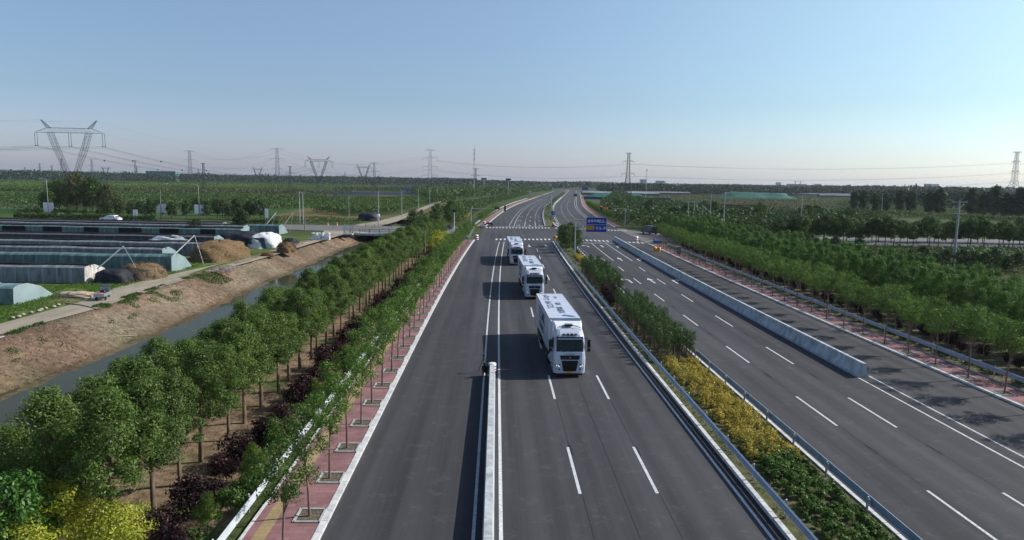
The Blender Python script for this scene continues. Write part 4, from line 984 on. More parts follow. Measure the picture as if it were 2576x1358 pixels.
    gr_ = MB(); quadpanel(gr_, [fp(-0.5, 0.5, .0), fp(0.5, 0.5, .0), fp(0.575, 0.9, .0), fp(-0.575, 0.9, .0)], .03); quadpanel(gr_, [fp(-0.575, 0.9, .0), fp(0.575, 0.9, .0), fp(0.66, 1.36, .0), fp(-0.66, 1.36, .0)], .03); gl_ = gr_.build('lower_grille', M_BLACK, root)
    for k in range(5):
        z = 0.66+k*0.13; s_ = MB(); wd = 0.5+0.16*(z-.5)/.86; s_.box((0, front_y(z)-.045, z), (wd*1.9, 0.02, 0.02)); s_.build('grille_slat', mat('grille_slat', (0.02, 0.02, 0.024), 0.5), gl_)
    for s in (-1, 1):
        h = MB(); quadpanel(h, [fp(s*0.76, 0.86, .0), fp(s*1.12, 0.92, .0), fp(s*1.10, 1.12, .0), fp(s*0.74, 1.08, .0)][::s], .03); hl = h.build('headlight', M_DGLASS, root)
        l = MB(); quadpanel(l, [fp(s*0.78, 0.88, .03), fp(s*1.06, 0.95, .03), fp(s*1.05, 1.0, .03), fp(s*0.78, 0.93, .03)][::s], .006)
        l.build('daytime_lamp', mat('day_lamp', (0.8, 0.85, 0.9), 0.3, emit=(0.9, 0.95, 1.0, 1.2)), hl)
        h = MB(); quadpanel(h, [fp(s*0.76, 0.6, .0), fp(s*1.08, 0.62, .0), fp(s*1.06, 0.74, .0), fp(s*0.75, 0.72, .0)][::s], .03); h.build('fog_lamp', M_DGLASS, root)
        # mirrors
        mi = MB(); mi.box((s*1.5, 0.42, 2.62), (0.24, 0.16, 0.62)); mi.box((s*1.5, 0.42, 2.12), (0.24, 0.16, 0.26)); mi.tube([(s*1.2, 0.6, 3.0), (s*1.45, 0.45, 3.0)], .025, 5); mi.tube([(s*1.22, 0.6, 2.0), (s*1.45, 0.45, 1.98)], .025, 5)
        mi.build('wing_mirror', M_BLACK, root)
        # side window and door
        sw = MB(); sw.add([(s*1.245, 0.75, 2.08), (s*1.245, 1.75, 2.08), (s*1.2, 1.75, 2.85), (s*1.2, 0.85, 2.85)][::s], [(0, 1, 2, 3)]); sw.build('side_window', M_DGLASS, root)
        st = MB(); st.box((s*1.16, 1.1, 0.55), (0.22, 0.7, 0.06)); st.box((s*1.18, 1.1, 0.85), (0.2, 0.6, 0.05)); st.build('cab_step', M_BLACK, root)
    bp = MB(); bp.box((0, 0.14, 0.27), (2.0, 0.3, 0.12)); bp.build('lower_bumper', M_BLACK, root)
    npl = MB().box((0, front_y(0.42)-0.035, 0.42), (0.44, 0.02, 0.13)).build('number_plate', M_ORANGE, root)
    mtx = Matrix.Translation((0, front_y(1.84)-0.03, 1.845)) @ Matrix.Rotation(PI/2, 4, 'X')
    text_part('brand_lettering', 'S I T R A K', 0.15, mtx, M_BLACK, root, .006)
    mtx = Matrix.Translation((0, front_y(3.28)-0.03, 3.29)) @ Matrix.Rotation(PI/2-0.75, 4, 'X')
    text_part('roof_lettering', '中 国 重 汽', 0.24, mtx, M_BLACK, root, .012, bold=0.012)
    # chassis
    ch = MB()
    for s in (-1, 1): ch.box((s*0.42, 8.2, 0.95), (0.09, 15.0, 0.22))
    ch.box((0, 3.3, 1.08), (1.2, 1.2, 0.1)); ch.build('chassis', M_BLACK, root)
    def wheel(x, y, dual=False):
        wd = 0.56 if dual else 0.3
        tyre = MB(); tyre.lathe([(0.28, -wd/2), (0.44, -wd/2), (0.5, -wd/2+.05), (0.5, wd/2-.05), (0.44, wd/2), (0.28, wd/2)], 20)
        t_ = tyre.build('wheel', M_RUBBER, root); t_.rotation_euler = (0, PI/2, 0); t_.location = (x, y, 0.5)
        h = MB(); h.lathe([(0.0, -wd/2-.01), (0.1, -wd/2-.02), (0.27, -wd/2+.04), (0.28, wd/2-.04), (0.1, wd/2+.02), (0, wd/2+.01)], 14); h.build('rim', M_STEEL, t_)
        return t_
    for s in (-1, 1):
        wheel(s*1.05, 1.35); wheel(s*0.95, 4.5, True); wheel(s*0.95, 5.8, True)
        for y in (11.6, 12.9, 14.2): wheel(s*0.95, y, True)
        g = MB(); g.box((s*1.12, 8.7, 0.72), (0.05, 4.0, 0.12)); g.box((s*1.12, 8.7, 0.95), (0.05, 4.0, 0.12))
        for yy in (6.9, 8.7, 10.5): g.box((s*1.12, yy, 0.9), (0.06, 0.08, 0.6))
        g.build('side_guard', M_STEEL, root)
        tk = MB(); tk.tube([(s*1.0, 2.7, 0.75), (s*1.0, 3.7, 0.75)], 0.32, 14); tk.build('fuel_tank', M_STEEL, root)
        ml = MB(); ml.tube([(s*0.95, 3.95, 0.75), (s*0.95, 4.2, 1.08), (s*0.95, 5.15, 1.12), (s*0.95, 6.2, 1.08), (s*0.95, 6.4, 0.75)], 0.05, 5); ml.build('mudguard', M_BLACK, root)
    # trailer
    bx = MB(); x, y0, y1, z0, z1, c = 1.26, 3.65, 16.0, 1.22, 3.99, 0.05
    bx.box((0, (y0+y1)/2, (z0+z1)/2), (2*x, y1-y0, z1-z0)); box = bx.build('trailer_box', M_TRUCK, root)
    tr = MB()
    for s in (-1, 1):
        tr.box((s*(x+.004), (y0+y1)/2, z1-.03), (0.03, y1-y0+.03, 0.09)); tr.box((s*(x+.004), (y0+y1)/2, z0+.03), (0.03, y1-y0+.03, 0.09))
        for yy in (y0, y1): tr.box((s*x, yy, (z0+z1)/2), (0.05, 0.05, z1-z0-.12))
    tr.box((0, y0, z1-.02), (2*x-.05, 0.04, 0.07)); tr.box((0, y1, z1-.02), (2*x-.05, 0.04, 0.07)); tr.build('trailer_trim', M_WHITE, box)
    rb = MB()
    for k in range(12): rb.box((0, y0+1+k*1.0, z1+.004), (2*x-.06, 0.035, 0.012))
    rb.build('roof_seam', M_TRUCK, box)
    ink = mat('truck_lettering', (0.045, 0.055, 0.10), 0.5, var=0.1)
    up_ = Matrix.Rotation(PI/2, 4, 'Z')
    z = z1+.012
    text_part('roof_logo_text', 'TZLMK Cargo', 0.8, Matrix.Translation((-0.58, 11.6, z)) @ up_ @ Matrix.Scale(1.55, 4, (1, 0, 0)), ink, box, .003)
    text_part('roof_logo_text', '智慧物流', 0.66, Matrix.Translation((0.12, 7.3, z)) @ up_ @ Matrix.Scale(1.1, 4, (1, 0, 0)), ink, box, .003)
    text_part('roof_logo_text', '联盟', 0.55, Matrix.Translation((0.25, 10.3, z)) @ up_ @ Matrix.Scale(1.15, 4, (1, 0, 0)), ink, box, .003)
    text_part('roof_logo_text', '0-1-2', 0.5, Matrix.Translation((0.35, 13.8, z)) @ up_, ink, box, .003)
    lg = MB(); poly(lg, [(-0.2, 4.4), (0.9, 4.55), (0.1, 5.15)], z); poly(lg, [(0.15, 4.3), (1.0, 4.0), (0.75, 4.5)], z+.001); lg.build('roof_logo_mark', mat('logo_blue', (0.05, 0.14, 0.30), 0.5), box)
    for s in (-1, 1):
        M4 = Matrix.Translation((s*(x+.012), 10.3, 2.9)) @ Matrix.Rotation(s*PI/2, 4, 'Z') @ Matrix.Rotation(PI/2, 4, 'X')
        text_part('side_logo_text', 'TZLMK', 1.35, M4 @ Matrix.Scale(1.4, 4, (1, 0, 0)), ink, box, .003, bold=0.012)
        M4 = Matrix.Translation((s*(x+.012), 10.3, 1.85)) @ Matrix.Rotation(s*PI/2, 4, 'Z') @ Matrix.Rotation(PI/2, 4, 'X')
        text_part('side_logo_text', '智慧物流联盟', 0.7, M4, ink, box, .003)
    dr = MB(); dr.box((0, y1+.012, (z0+z1)/2), (0.04, 0.03, z1-z0-.2)); dr.build('rear_door_seam', M_STEEL, box)
    return root
tk = make_truck()
tk.location = (5.83, 52.35, 0); tk.rotation_euler = (0, 0, R(1.7)); tk['label'] = 'nearest and largest-looking white articulated truck of the convoy'; tk['group'] = 'white trucks driving in convoy'
t2 = copy_tree(tk); t2.location = (5.05, 88.4, 0); t2.rotation_euler = (0, 0, R(1.6)); t2['label'] = 'middle white articulated truck of the convoy, straddling the dashed line'
t3 = copy_tree(tk); t3.location = (3.8, 124.6, 0); t3.rotation_euler = (0, 0, R(1.2)); t3['label'] = 'rearmost white articulated truck of the convoy, nearest the junction'

# ------------------------------------------------------------------ people
SKIN = mat('skin', (0.42, 0.26, 0.18), 0.6, var=0.05); HAIR = mat('hair', (0.015, 0.012, 0.01), 0.6)
def person(label, loc, rz, shirt, trousers, stride=0.12, arms=(0.1, -0.1), group=None):
    root = empty('person', loc, rz, label, 'person', group)
    V_ = [(0, 0, .95), (0, 0.01, 1.15), (0, 0.02, 1.40), (0, 0.0, 1.50), (0, -0.02, 1.60), (0, -0.02, 1.72),
          (-.19, .02, 1.42), (-.25, .0+arms[0], 1.14), (-.24, -.06+arms[0]*1.6, .90), (-.24, -.08+arms[0]*1.7, .80),
          (.19, .02, 1.42), (.25, .0+arms[1], 1.14), (.24, -.06+arms[1]*1.6, .90), (.24, -.08+arms[1]*1.7, .80),
          (-.1, 0, .90), (-.11, -stride*.6, .50), (-.11, -stride, .08), (-.11, -stride-.14, .03),
          (.1, 0, .90), (.11, stride*.5, .50), (.11, stride, .08), (.11, stride-.14, .03)]
    E_ = [(0, 1), (1, 2), (2, 3), (3, 4), (4, 5), (2, 6), (6, 7), (7, 8), (8, 9), (2, 10), (10, 11), (11, 12), (12, 13), (0, 14), (14, 15), (15, 16), (16, 17), (0, 18), (18, 19), (19, 20), (20, 21)]
    Rr = [.14, .135, .13, .055, .085, .085, .06, .045, .035, .03, .06, .045, .035, .03, .09, .06, .04, .035, .09, .06, .04, .035]
    skinned('body', V_, E_, Rr, SKIN, root)
    sh = skinned('shirt', [V_[0], V_[1], V_[2], V_[6], V_[7], V_[8], V_[10], V_[11], V_[12]], [(0, 1), (1, 2), (2, 3), (3, 4), (4, 5), (2, 6), (6, 7), (7, 8)], [.155, .155, .15, .08, .065, .05, .08, .065, .05], shirt, root)
    skinned('trousers', [V_[0], V_[14], V_[15], V_[16], V_[18], V_[19], V_[20]], [(0, 1), (1, 2), (2, 3), (0, 4), (4, 5), (5, 6)], [.15, .105, .08, .06, .105, .08, .06], trousers, root)
    hb = MB(); hb.lathe([(0.1, 0), (0.105, 0.06), (0.08, 0.12), (0, 0.145)], 12, (0, 0.0, 1.67)); hb.build('hair', HAIR, root)
    return root
BL = mat('blue_cloth', (0.05, 0.16, 0.42), 0.8); LB = mat('light_blue_cloth', (0.12, 0.36, 0.62), 0.8); DK = mat('dark_cloth', (0.02, 0.025, 0.04), 0.85)
person('person in dark blue standing at the left corner of the junction', (-4.9, 217.0, 0), 0.4, BL, DK)
person('person in light blue standing beside the one in dark blue at the junction', (-4.1, 217.6, 0), -0.5, LB, BL)

# ------------------------------------------------------------------ signs, signals, poles
def pole_tube(mb, x, y, h, r0, r1, n=10): mb.tube([(x, y, 0), (x, y, h)], [r0, r1], n)
def big_sign(x, y):
    root = empty('direction_sign', (x, y, 0.1), 0, 'blue direction sign with white arrows and orange route plate on a median pole', 'road sign')
    mb = MB(); pole_tube(mb, 0, 0, 7.6, 0.16, 0.12); mb.build('pole', M_STEEL, root)
    mb = MB(); mb.tube([(0, -.02, 7.25), (4.6, -.05, 7.25)], 0.075, 8); mb.build('arm', M_STEEL, root)
    mb = MB(); mb.tube([(0, -.02, 5.35), (4.6, -.05, 5.35)], 0.075, 8); mb.build('arm', M_STEEL, root)
    mb = MB(); mb.box((4.3, -0.2, 6.35), (4.3, 0.06, 3.1)); pn = mb.build('sign_panel', M_BLUE, root)
    mb = MB()
    for z in (4.83, 6.38, 7.87): mb.box((4.3, -0.24, z), (4.24, 0.02, 0.05))
    for xx in (2.18, 6.42): mb.box((xx, -0.24, 6.35), (0.05, 0.02, 3.05))
    mb.build('border', M_SIGNW, pn)
    T = lambda xx, z: Matrix.Translation((xx, -0.245, z)) @ Matrix.Rotation(PI/2, 4, 'X')
    text_part('lettering', '泰华路', 0.62, T(4.0, 7.1), M_SIGNW, pn, .005, bold=.008)
    text_part('lettering', '0.5', 0.85, T(5.35, 7.08), M_SIGNW, pn, .005, bold=.01); text_part('lettering', 'km', 0.4, T(6.07, 6.93), M_SIGNW, pn, .005)
    text_part('lettering', '0.3', 0.85, T(4.75, 5.65), M_SIGNW, pn, .005, bold=.01); text_part('lettering', 'km', 0.4, T(5.42, 5.5), M_SIGNW, pn, .005)
    mb = MB(); quadpanel(mb, [(2.35, -.24, 5.35), (3.8, -.24, 5.35), (3.9, -.24, 5.45), (3.9, -.24, 6.0), (3.8, -.24, 6.12), (2.35, -.24, 6.12), (2.27, -.24, 6.0), (2.27, -.24, 5.45)], .01); op = mb.build('route_plate', M_ORANGE, pn)
    text_part('lettering', 'S310', 0.62, Matrix.Translation((3.08, -0.26, 5.73)) @ Matrix.Rotation(PI/2, 4, 'X'), M_BLACK, op, .004, bold=.008)
    for xx, zz, s in ((2.75, 7.1, -1), (6.0, 5.7, 1)):
        mb = MB(); mb.box((xx-s*.1, -0.245, zz), (0.5, 0.015, 0.11)); mb.add([(xx+s*.32, -.25, zz), (xx-s*.05, -.25, zz+.3), (xx-s*.22, -.25, zz+.3), (xx+s*.12, -.25, zz), (xx-s*.22, -.25, zz-.3), (xx-s*.05, -.25, zz-.3)], [(0, 1, 2, 3), (0, 3, 4, 5)]); mb.build('arrow', M_SIGNW, pn)
    return root
big_sign(16.4, 143.8)
# empty lattice gantry sign beyond the junction
gr2 = empty('sign_gantry', (27.2, 347, 0.1), 0, 'roadside gantry with the grey back of a sign panel beyond the junction', 'road sign')
mb = MB(); pole_tube(mb, 0, 0, 9.0, 0.2, 0.16); mb.build('pole', M_STEEL, gr2)
mb = MB()
for z in (7.1, 8.5): mb.tube([(0, 0, z), (-7.6, 0, z)], 0.08, 6)
mb.build('arm', M_STEEL, gr2)
mb = MB()
for k in range(12): mb.box((-0.8-k*0.6, 0, 7.8), (0.05, 0.05, 2.0))
for z in (6.85, 7.3, 7.75, 8.2, 8.75): mb.box((-4.1, 0.03, z), (6.7, 0.05, 0.06))
mb.build('panel_frame', M_STEEL, gr2)
# round blue keep-right sign on the median nose
kr = empty('round_sign', (20.3, 250, 0.1), 0, 'round blue keep-right sign over a small plate on the median nose beyond the junction', 'road sign')
mb = MB(); pole_tube(mb, 0, 0, 4.6, 0.06, 0.05); mb.build('pole', M_STEEL, kr)
mb = MB(); mb.box((0, -.06, 3.9), (1.6, 0.03, 1.6)); sq = mb.build('back_plate', mat('plate_blue_grey', (0.22, 0.3, 0.5), 0.5), kr)
mb = MB(); mb.lathe([(0.66, 0), (0.66, 0.02), (0, 0.021)], 28); dsc = mb.build('disc', M_BLUE, sq); dsc.matrix_local = Matrix.Translation((0, -0.08, 3.95)) @ Matrix.Rotation(PI/2, 4, 'X')
mb = MB(); mb.box((0.02, -.11, 3.95), (0.75, 0.012, 0.14)); a_ = mb.build('arrow', M_SIGNW, sq); a_.rotation_euler = (0, 0, 0)
mb = MB(); mb.add([(0.1, -.12, 3.55), (0.5, -.12, 3.55), (0.5, -.12, 4.0)], [(0, 1, 2)]); mb.build('arrow_head', M_SIGNW, sq)
mb = MB(); mb.box((0, -.06, 2.75), (1.0, 0.03, 0.5)); mb.build('lower_plate', mat('plate_pale', (0.35, 0.42, 0.6), 0.5), kr)

LAMP_R = mat('signal_red', (0.6, 0.02, 0.02), 0.4, emit=(1, 0.03, 0.03, 1.6)); SIGB = mat('signal_box', (0.02, 0.02, 0.025), 0.5)
def signal(name_lab, x, y, arm, h=6.2, lit=True, vertical=True, face=-1):
    root = empty('traffic_signal', (x, y, 0), 0, name_lab, 'traffic light')
    mb = MB(); pole_tube(mb, 0, 0, h, 0.16, 0.12); mb.build('pole', M_STEEL, root)
    mb = MB(); mb.tube([(0, 0, h-.2), (arm, 0, h+.05)], [0.1, 0.06], 8); mb.build('arm', M_STEEL, root)
    s = 1 if arm > 0 else -1
    for k, (xx, dims) in enumerate(((arm, (0.62, 0.3, 1.9)), (arm-s*2.6, (1.6, 0.3, 0.6)))):
        mb = MB(); mb.box((xx, -.15*1, h+.0), dims); bx_ = mb.build('signal_head', SIGB, root)
        for j in range(3):
            off = (0, (j-1)*0.58) if dims[2] > 1 else ((j-1)*0.5, 0)
            ln_ = MB(); ln_.lathe([(0.2, 0), (0.2, 0.03), (0, 0.05)], 12); lo = ln_.build('lens', LAMP_R if (lit and j == (2 if dims[2] > 1 else 0)) else M_DGLASS, bx_)
            lo.matrix_local = Matrix.Translation((xx+off[0], -.31, h+off[1])) @ Matrix.Rotation(PI/2, 4, 'X')
    return root
signal('traffic signal reaching over the left carriageway at the far side of the junction, lamps dark', -8.4, 231, 11.2, 6.2, False)
signal('traffic signal with lit red lamps reaching over the right carriageway beyond the junction', 45.2, 243.5, -8.6, 6.4, True)
sp = empty('signal_post', (-12.6, 209, 0), 0, 'short post with a small green signal head beside the canal bridge', 'traffic light')
mb = MB(); pole_tube(mb, 0, 0, 5.6, 0.1, 0.09); mb.build('pole', M_WHITE, sp)
mb = MB(); mb.box((0, 0, 6.1), (0.9, 0.35, 0.9)); mb.build('signal_head', SIGB, sp)
# drums, barrels
def drum(label, x, y, r=0.45, h=1.0, name='crash_drum'):
    root = empty(name, (x, y, 0), 0, label, 'traffic drum')
    mb = MB(); mb.lathe([(r, 0), (r*.97, h), (r*.5, h+.04), (0, h+.05)], 16); mb.build('drum_body', M_WHITE, root)
    for z in (0.2, 0.62):
        mb = MB(); mb.lathe([(r*1.02, h*z), (r*1.01, h*(z+.2)), (r*.9, h*(z+.2))], 16); mb.build('red_band', M_RED, root)
    return root
drum('red and white striped drum at the corner of the left pavement', -5.1, 179.6, 0.55, 1.25)
drum('red and white striped drum on the crossing beside the long concrete divider', 36.6, 181, 0.6, 1.3)
drum('small red and white drum by the left pavement beyond the junction', -4.2, 243, 0.5, 1.1)
def crash_cushion(label, x, y, sc=1.0):
    root = empty('crash_cushion', (x, y, 0.0), 0, label, 'crash barrel')
    for dx in (-.62, .62):
        mb = MB(); mb.lathe([(0.55, 0), (0.56, 1.25), (0, 1.32)], 16, (dx, 0, 0)); b_ = mb.build('barrel', M_ORANGE, root)
        mb = MB()
        for z in (0.35, 0.8): mb.add([(dx-.3, -.6, z), (dx, -.63, z+.18), (dx+.3, -.6, z), (dx+.3, -.6, z+.12), (dx, -.63, z+.3), (dx-.3, -.6, z+.12)], [(0, 1, 4, 5), (1, 2, 3, 4)])
        mb.build('chevron', M_BLACK, b_)
    root.scale = (sc,)*3
    return root
crash_cushion('pair of orange crash barrels with black chevrons on the median nose at the junction', 15.9, 179.5)
crash_cushion('small orange crash barrel pair by the right pavement kerb', 36.1, 154.8, 0.75)
bi = empty('litter_bin', (39.5, 149, 0.13), 0, 'grey-green box cabinet on the right pavement', 'cabinet')
MB().box((0, 0, 0.75), (0.9, 0.6, 1.4)).build('cabinet_body', mat('cabinet', (0.16, 0.19, 0.18), 0.6), bi); MB().box((0, 0, 1.52), (1.0, 0.7, 0.1)).build('cabinet_top', M_STEEL, bi)
bb = empty('utility_marker', (39.85, 48.6, 0.1), 0, 'short white marker box at the foot of the right guardrail', 'marker')
MB().box((0, 0, 0.2), (0.3, 0.2, 0.36)).build('marker_body', M_WHITE, bb)
bt = MB(); bt.box((0, 0, .35), (2.4, 1.1, .5), taper=.8); bt.box((-.9, 0, .8), (.1, .8, .5)); o = bt.build('folded_tarpaulin', mat('blue_sheet', (0.02, 0.08, 0.35), 0.6), None); o.location = (41.2, 176.5, 0.05); tag(o, 'blue covered bundle on the corner of the right pavement', 'bundle')
bt = MB(); bt.box((0, 0, .3), (2.4, 1.0, .5), taper=.8); bt.box((.5, 0, .6), (.5, .8, .3)); o = bt.build('folded_tarpaulin', mat('blue_sheet2', (0.04, 0.16, 0.42), 0.6), None); o.location = (-8.3, 179.2, 0.15); tag(o, 'light blue bundle under the last street trees of the left pavement', 'bundle')
sk = empty('parked_cart', (-2.7, 238.5, 0), 0.05, 'low dark flatbed cart parked beside the two people in blue', 'cart')
MB().box((0, 0, 0.55), (3.4, 1.5, 0.18)).build('bed', mat('cart_bed', (0.12, 0.13, 0.11), 0.7), sk); MB().box((0.2, 0, 0.85), (2.4, 1.1, 0.4), taper=.8).build('load', M_BLACK, sk)
for xx in (-1.1, 1.1): MB().tube([(xx, -.7, .3), (xx, .7, .3)], 0.3, 12).build('wheel', M_RUBBER, sk)
db = empty('broken_barrier', (20.6, 236.0, 0), 0.3, 'heap of white broken barrier boards on the median nose beyond the junction', 'debris heap')
rr = random.Random(5)
for k in range(12): MB().box((0, 0, 0), (rr.uniform(1.2, 2.6), 0.25, 0.06)).build('board', M_WHITE, db).matrix_local = Matrix.Translation((rr.uniform(-1.2, 1.4), rr.uniform(-1, 1), 0.2+k*0.09)) @ Matrix.Rotation(rr.uniform(0, 3), 4, 'Z') @ Matrix.Rotation(rr.uniform(-.5, .5), 4, 'Y')
MB().box((-1.4, 0, .6), (.5, .4, 1.1)).build('red_block', M_RED, db)

def util_pole(label, x, y, h, arms=1, mat_=None, r=0.15, group=None, wide=1.0):
    root = empty('utility_pole', (x, y, 0), 0, label, 'utility pole', group)
    mb = MB(); pole_tube(mb, 0, 0, h, r*1.25, r*.8); mb.build('pole', mat_ or M_POLE, root)
    for k in range(arms):
        z = h-.25-k*2.2
        MB().box((0, -.12, z), (1.9*wide, 0.09, 0.1)).build('crossarm', M_STEEL, root)
        for xx in (-.85, 0, .85):
            mb = MB(); mb.lathe([(.05, 0), (.09, .06), (.05, .12), (.09, .18), (.04, .24)], 8, (xx*wide, -.12, z+.05)); mb.build('insulator', mat('porcelain', (0.35, 0.33, 0.3), 0.3), root)
    return root
util_pole('tall concrete utility pole with two crossarms standing behind the right grove', 88, 131, 12.8, 2, None, 0.2, wide=1.6)
util_pole('concrete utility pole left of the long brick wall on the right', 69.5, 211.6, 12.6, 1)
util_pole('slimmer utility pole just left of its taller neighbour right of the junction', 74, 240, 12.2, 1)
util_pole('pale utility pole in front of the poplars, right of centre', 88.2, 200, 12.5, 1)
util_pole('distant utility pole before the poplar row on the right', 177.5, 318, 12.5, 2)
util_pole('thin leftmost of the paired transformer poles right of the junction', 65.2, 236, 9.4, 1)
util_pole('thin second of the paired transformer poles right of the junction', 67.8, 238, 9.4, 1)
bp_ = util_pole('short white braced pole right of the junction', 71.3, 240, 8.0, 0)
mb = MB(); mb.tube([(-.3, 0, 8), (8.2, -1, 1.2)], .12, 6); mb.build('brace', M_POLE, bp_)
for i, (x, y, h) in enumerate(((-38.3, 227.3, 11.2), (-38.4, 283.8, 10.8), (-36.9, 330.4, 10.8), (-37.6, 394, 10.8), (-38.2, 452, 10.8), (-38.8, 515, 10.8))):
    util_pole(f"concrete utility pole on the earth ridge, {ordw(i+1)} from the bridge", x, y, h, 1, None, 0.13, 'utility poles along the earth ridge')
util_pole('grey left pole of the closely paired poles beyond the cross road', -65.2, 232.5, 10.6, 1); util_pole('grey right pole of the closely paired poles beyond the cross road', -64.2, 232.9, 10.4, 1)
util_pole('short brown wooden pole at the near edge of the cross road', -55.5, 203, 6.9, 0, M_WOOD, .12)
util_pole('thin pole at the left edge of the low green nursery', -59.3, 281.8, 8.3, 0, None, .1)
util_pole('weathered wooden post among the canal grove beside the yellow bushes', -13.6, 133, 5.6, 0, M_WOOD, .12)
util_pole('short grey post standing in the canal water', -34.8, 93.3, 0.2, 0, M_WOOD, .16).location.z = -2.4
def street_lamp(label, x, y, h, boards=True, s=1, tint=(0.62, 0.64, 0.72)):
    root = empty('street_lamp', (x, y, 0), 0, label, 'street lamp')
    mb = MB(); mb.tube([(0, 0, 0), (0, 0, h-.8), (s*.3, 0, h-.2), (s*1.7, 0, h)], [.13, .08, .06, .05], 8); mb.build('pole', M_POLE, root)
    mb = MB(); mb.box((s*2.0, 0, h+.02), (.9, .3, .12)); mb.build('lamp_head', M_WHITE, root)
    if boards:
        for sx in (-1, 1): MB().box((sx*.95, 0, 3.6), (1.5, .06, 3.2)).build('banner_board', mat('banner%d' % sx, (0.92, 0.92, 0.94) if sx < 0 else (0.84, 0.74, 0.86), 0.5, var=.04), root)
    return root
street_lamp('street lamp with two white banner boards, leftmost of the three on the cross road', atY(123, 246), 246, 13.5, s=-1)
street_lamp('street lamp with two white banner boards, middle one of the three, arm to the right', atY(406, 249), 249, 12.3)
street_lamp('street lamp with two white banner boards, rightmost of the three, arm to the left', atY(502, 249), 249, 12.3, s=-1)
street_lamp('slim street lamp among the shrubs of the far left pavement', -1.0, 500, 9, False)
sg = empty('notice_board', (atY(671, 228), 228, 0), 0, 'small white upright notice board on two legs beside the cross road', 'sign')
MB().box((0, 0, 3.6), (1.0, .08, 2.9)).build('board', M_WHITE, sg)
for xx in (-.4, .4): MB().tube([(xx, .05, 0), (xx, .05, 4)], .05, 6).build('leg', M_STEEL, sg)
sg = empty('notice_board', (atY(341, 236), 236, 0), 0, 'narrow white double board at the roadside behind the dark greenhouses', 'sign')
for xx in (-.42, .42): MB().box((xx, 0, 1.9), (.6, .08, 3.6)).build('board', M_WHITE, sg)
MB().tube([(0, .05, 0), (0, .05, 3.7)], .06, 6).build('leg', M_STEEL, sg)
# overhead sign far down the road
sg = empty('direction_sign', (30, 700, 0), 0, 'small distant blue direction sign over the far road', 'road sign')
sg.location = (atY(1470, 900), 900, 0)
mb = MB(); pole_tube(mb, -4.5, 0, 9, .25, .2); mb.build('pole', M_STEEL, sg); MB().box((.5, -.2, 7.6), (8.5, .1, 3.6)).build('sign_panel', M_BLUE, sg)
for i, (px, Y_) in enumerate(((1217, 780), (1278, 800))):
    sg = empty('billboard', (atY(px, Y_), Y_, 0), 0, 'dark elevated billboard above the left wood, '+('left one' if i == 0 else 'right one')+' of two', 'billboard')
    mb = MB(); pole_tube(mb, 0, 0, 17, .3, .25); mb.build('post', M_STEEL, sg); MB().box((0, 0, 17.6), (6.2, .6, 2.1)).build('panel', mat('billboard', (0.05, 0.07, 0.09), .7), sg)

# ------------------------------------------------------------------ lattice pylons
def lattice(mb, A, B, wa, wb, n, r, da=None, db=None):
    """four-legged lattice from A (half widths wa) to B (wb)"""
    A, B = Vector(A), Vector(B); da = da or wa; db = db or wb
    def P4(t):
        c = A.lerp(B, t); a = wa+(wb-wa)*t; d = da+(db-da)*t
        return [c+Vector((sx*a, sy*d, 0)) for sx, sy in ((-1, -1), (1, -1), (1, 1), (-1, 1))]
    prev = P4(0)
    for i in range(1, n+1):
        cur = P4(i/n)
        for k in range(4):
            mb.bar(prev[k], cur[k], r*1.3); mb.bar(prev[k], cur[(k+1) % 4], r*.7); mb.bar(prev[(k+1) % 4], cur[k], r*.7)
            mb.bar(cur[k], cur[(k+1) % 4], r*.6)
        prev = cur
def cup_pylon(label, x, y, h=37.5, sc=1.0, r=0.13, rz=0.0):
    root = empty('cup_pylon', (x, y, 0), rz, label, 'power pylon')
    k = h/37.5
    b = MB(); lattice(b, (0, 0, 0), (0, 0, 12.9), 4.2, 1.1, 6, r); b.build('tower_base', M_PYLON, root)
    for s in (-1, 1):
        w_ = MB(); lattice(w_, (s*0.8, 0, 12.9), (s*5.6, 0, 25.5), .55, 1.1, 6, r*.8, 1.0, .9); lattice(w_, (s*5.6, 0, 25.5), (s*8.1, 0, 33.0), 1.1, 1.0, 5, r*.7, .9, .8); 
        w_.bar((s*5.4, 0, 25.5), (s*6.4, 0, 33), r*.8)
        w_.build('window_arm', M_PYLON, root)
        e = MB(); lattice(e, (s*8.5, 0, 34.8), (s*11.6, 0, 38.3), .8, .12, 4, r*.7, .6, .1); e.build('earth_wire_peak', M_PYLON, root)
    c = MB(); 
    for sy in (-.7, .7):
        c.bar((-9, sy, 34.9), (9, sy, 34.9), r); c.bar((-9, sy, 32.9), (9, sy, 32.9), r)
        for s in (-1, 1): c.bar((s*9, sy, 34.9), (s*14.3, 0, 33.0), r); c.bar((s*9, sy, 32.9), (s*14.3, 0, 32.8), r)
        for q in range(-9, 9): c.bar((q, sy, 32.9 if q % 2 else 34.9), (q+1, sy, 34.9 if q % 2 else 32.9), r*.6)
        for s in (-1, 1):
            for q in (1.3, 2.8): c.bar((s*(9+q), sy*(1-q/5.3), 34.9-1.9*q/5.3), (s*(9+q), sy*(1-q/5.3), 32.85), r*.5)
    c.build('crossarm', M_PYLON, root)
    for xx in (-14.1, 0, 14.1):
        i_ = MB()
        for d in (-.5, .5): i_.tube([(xx+d, 0, 32.8), (xx+d, 0, 27.3)], .09, 5)
        i_.box((xx, 0, 27.2), (1.6, .3, .25)); i_.build('insulator_string', M_PYLON, root)
    root.scale = (k*sc, k*sc, k)
    return root
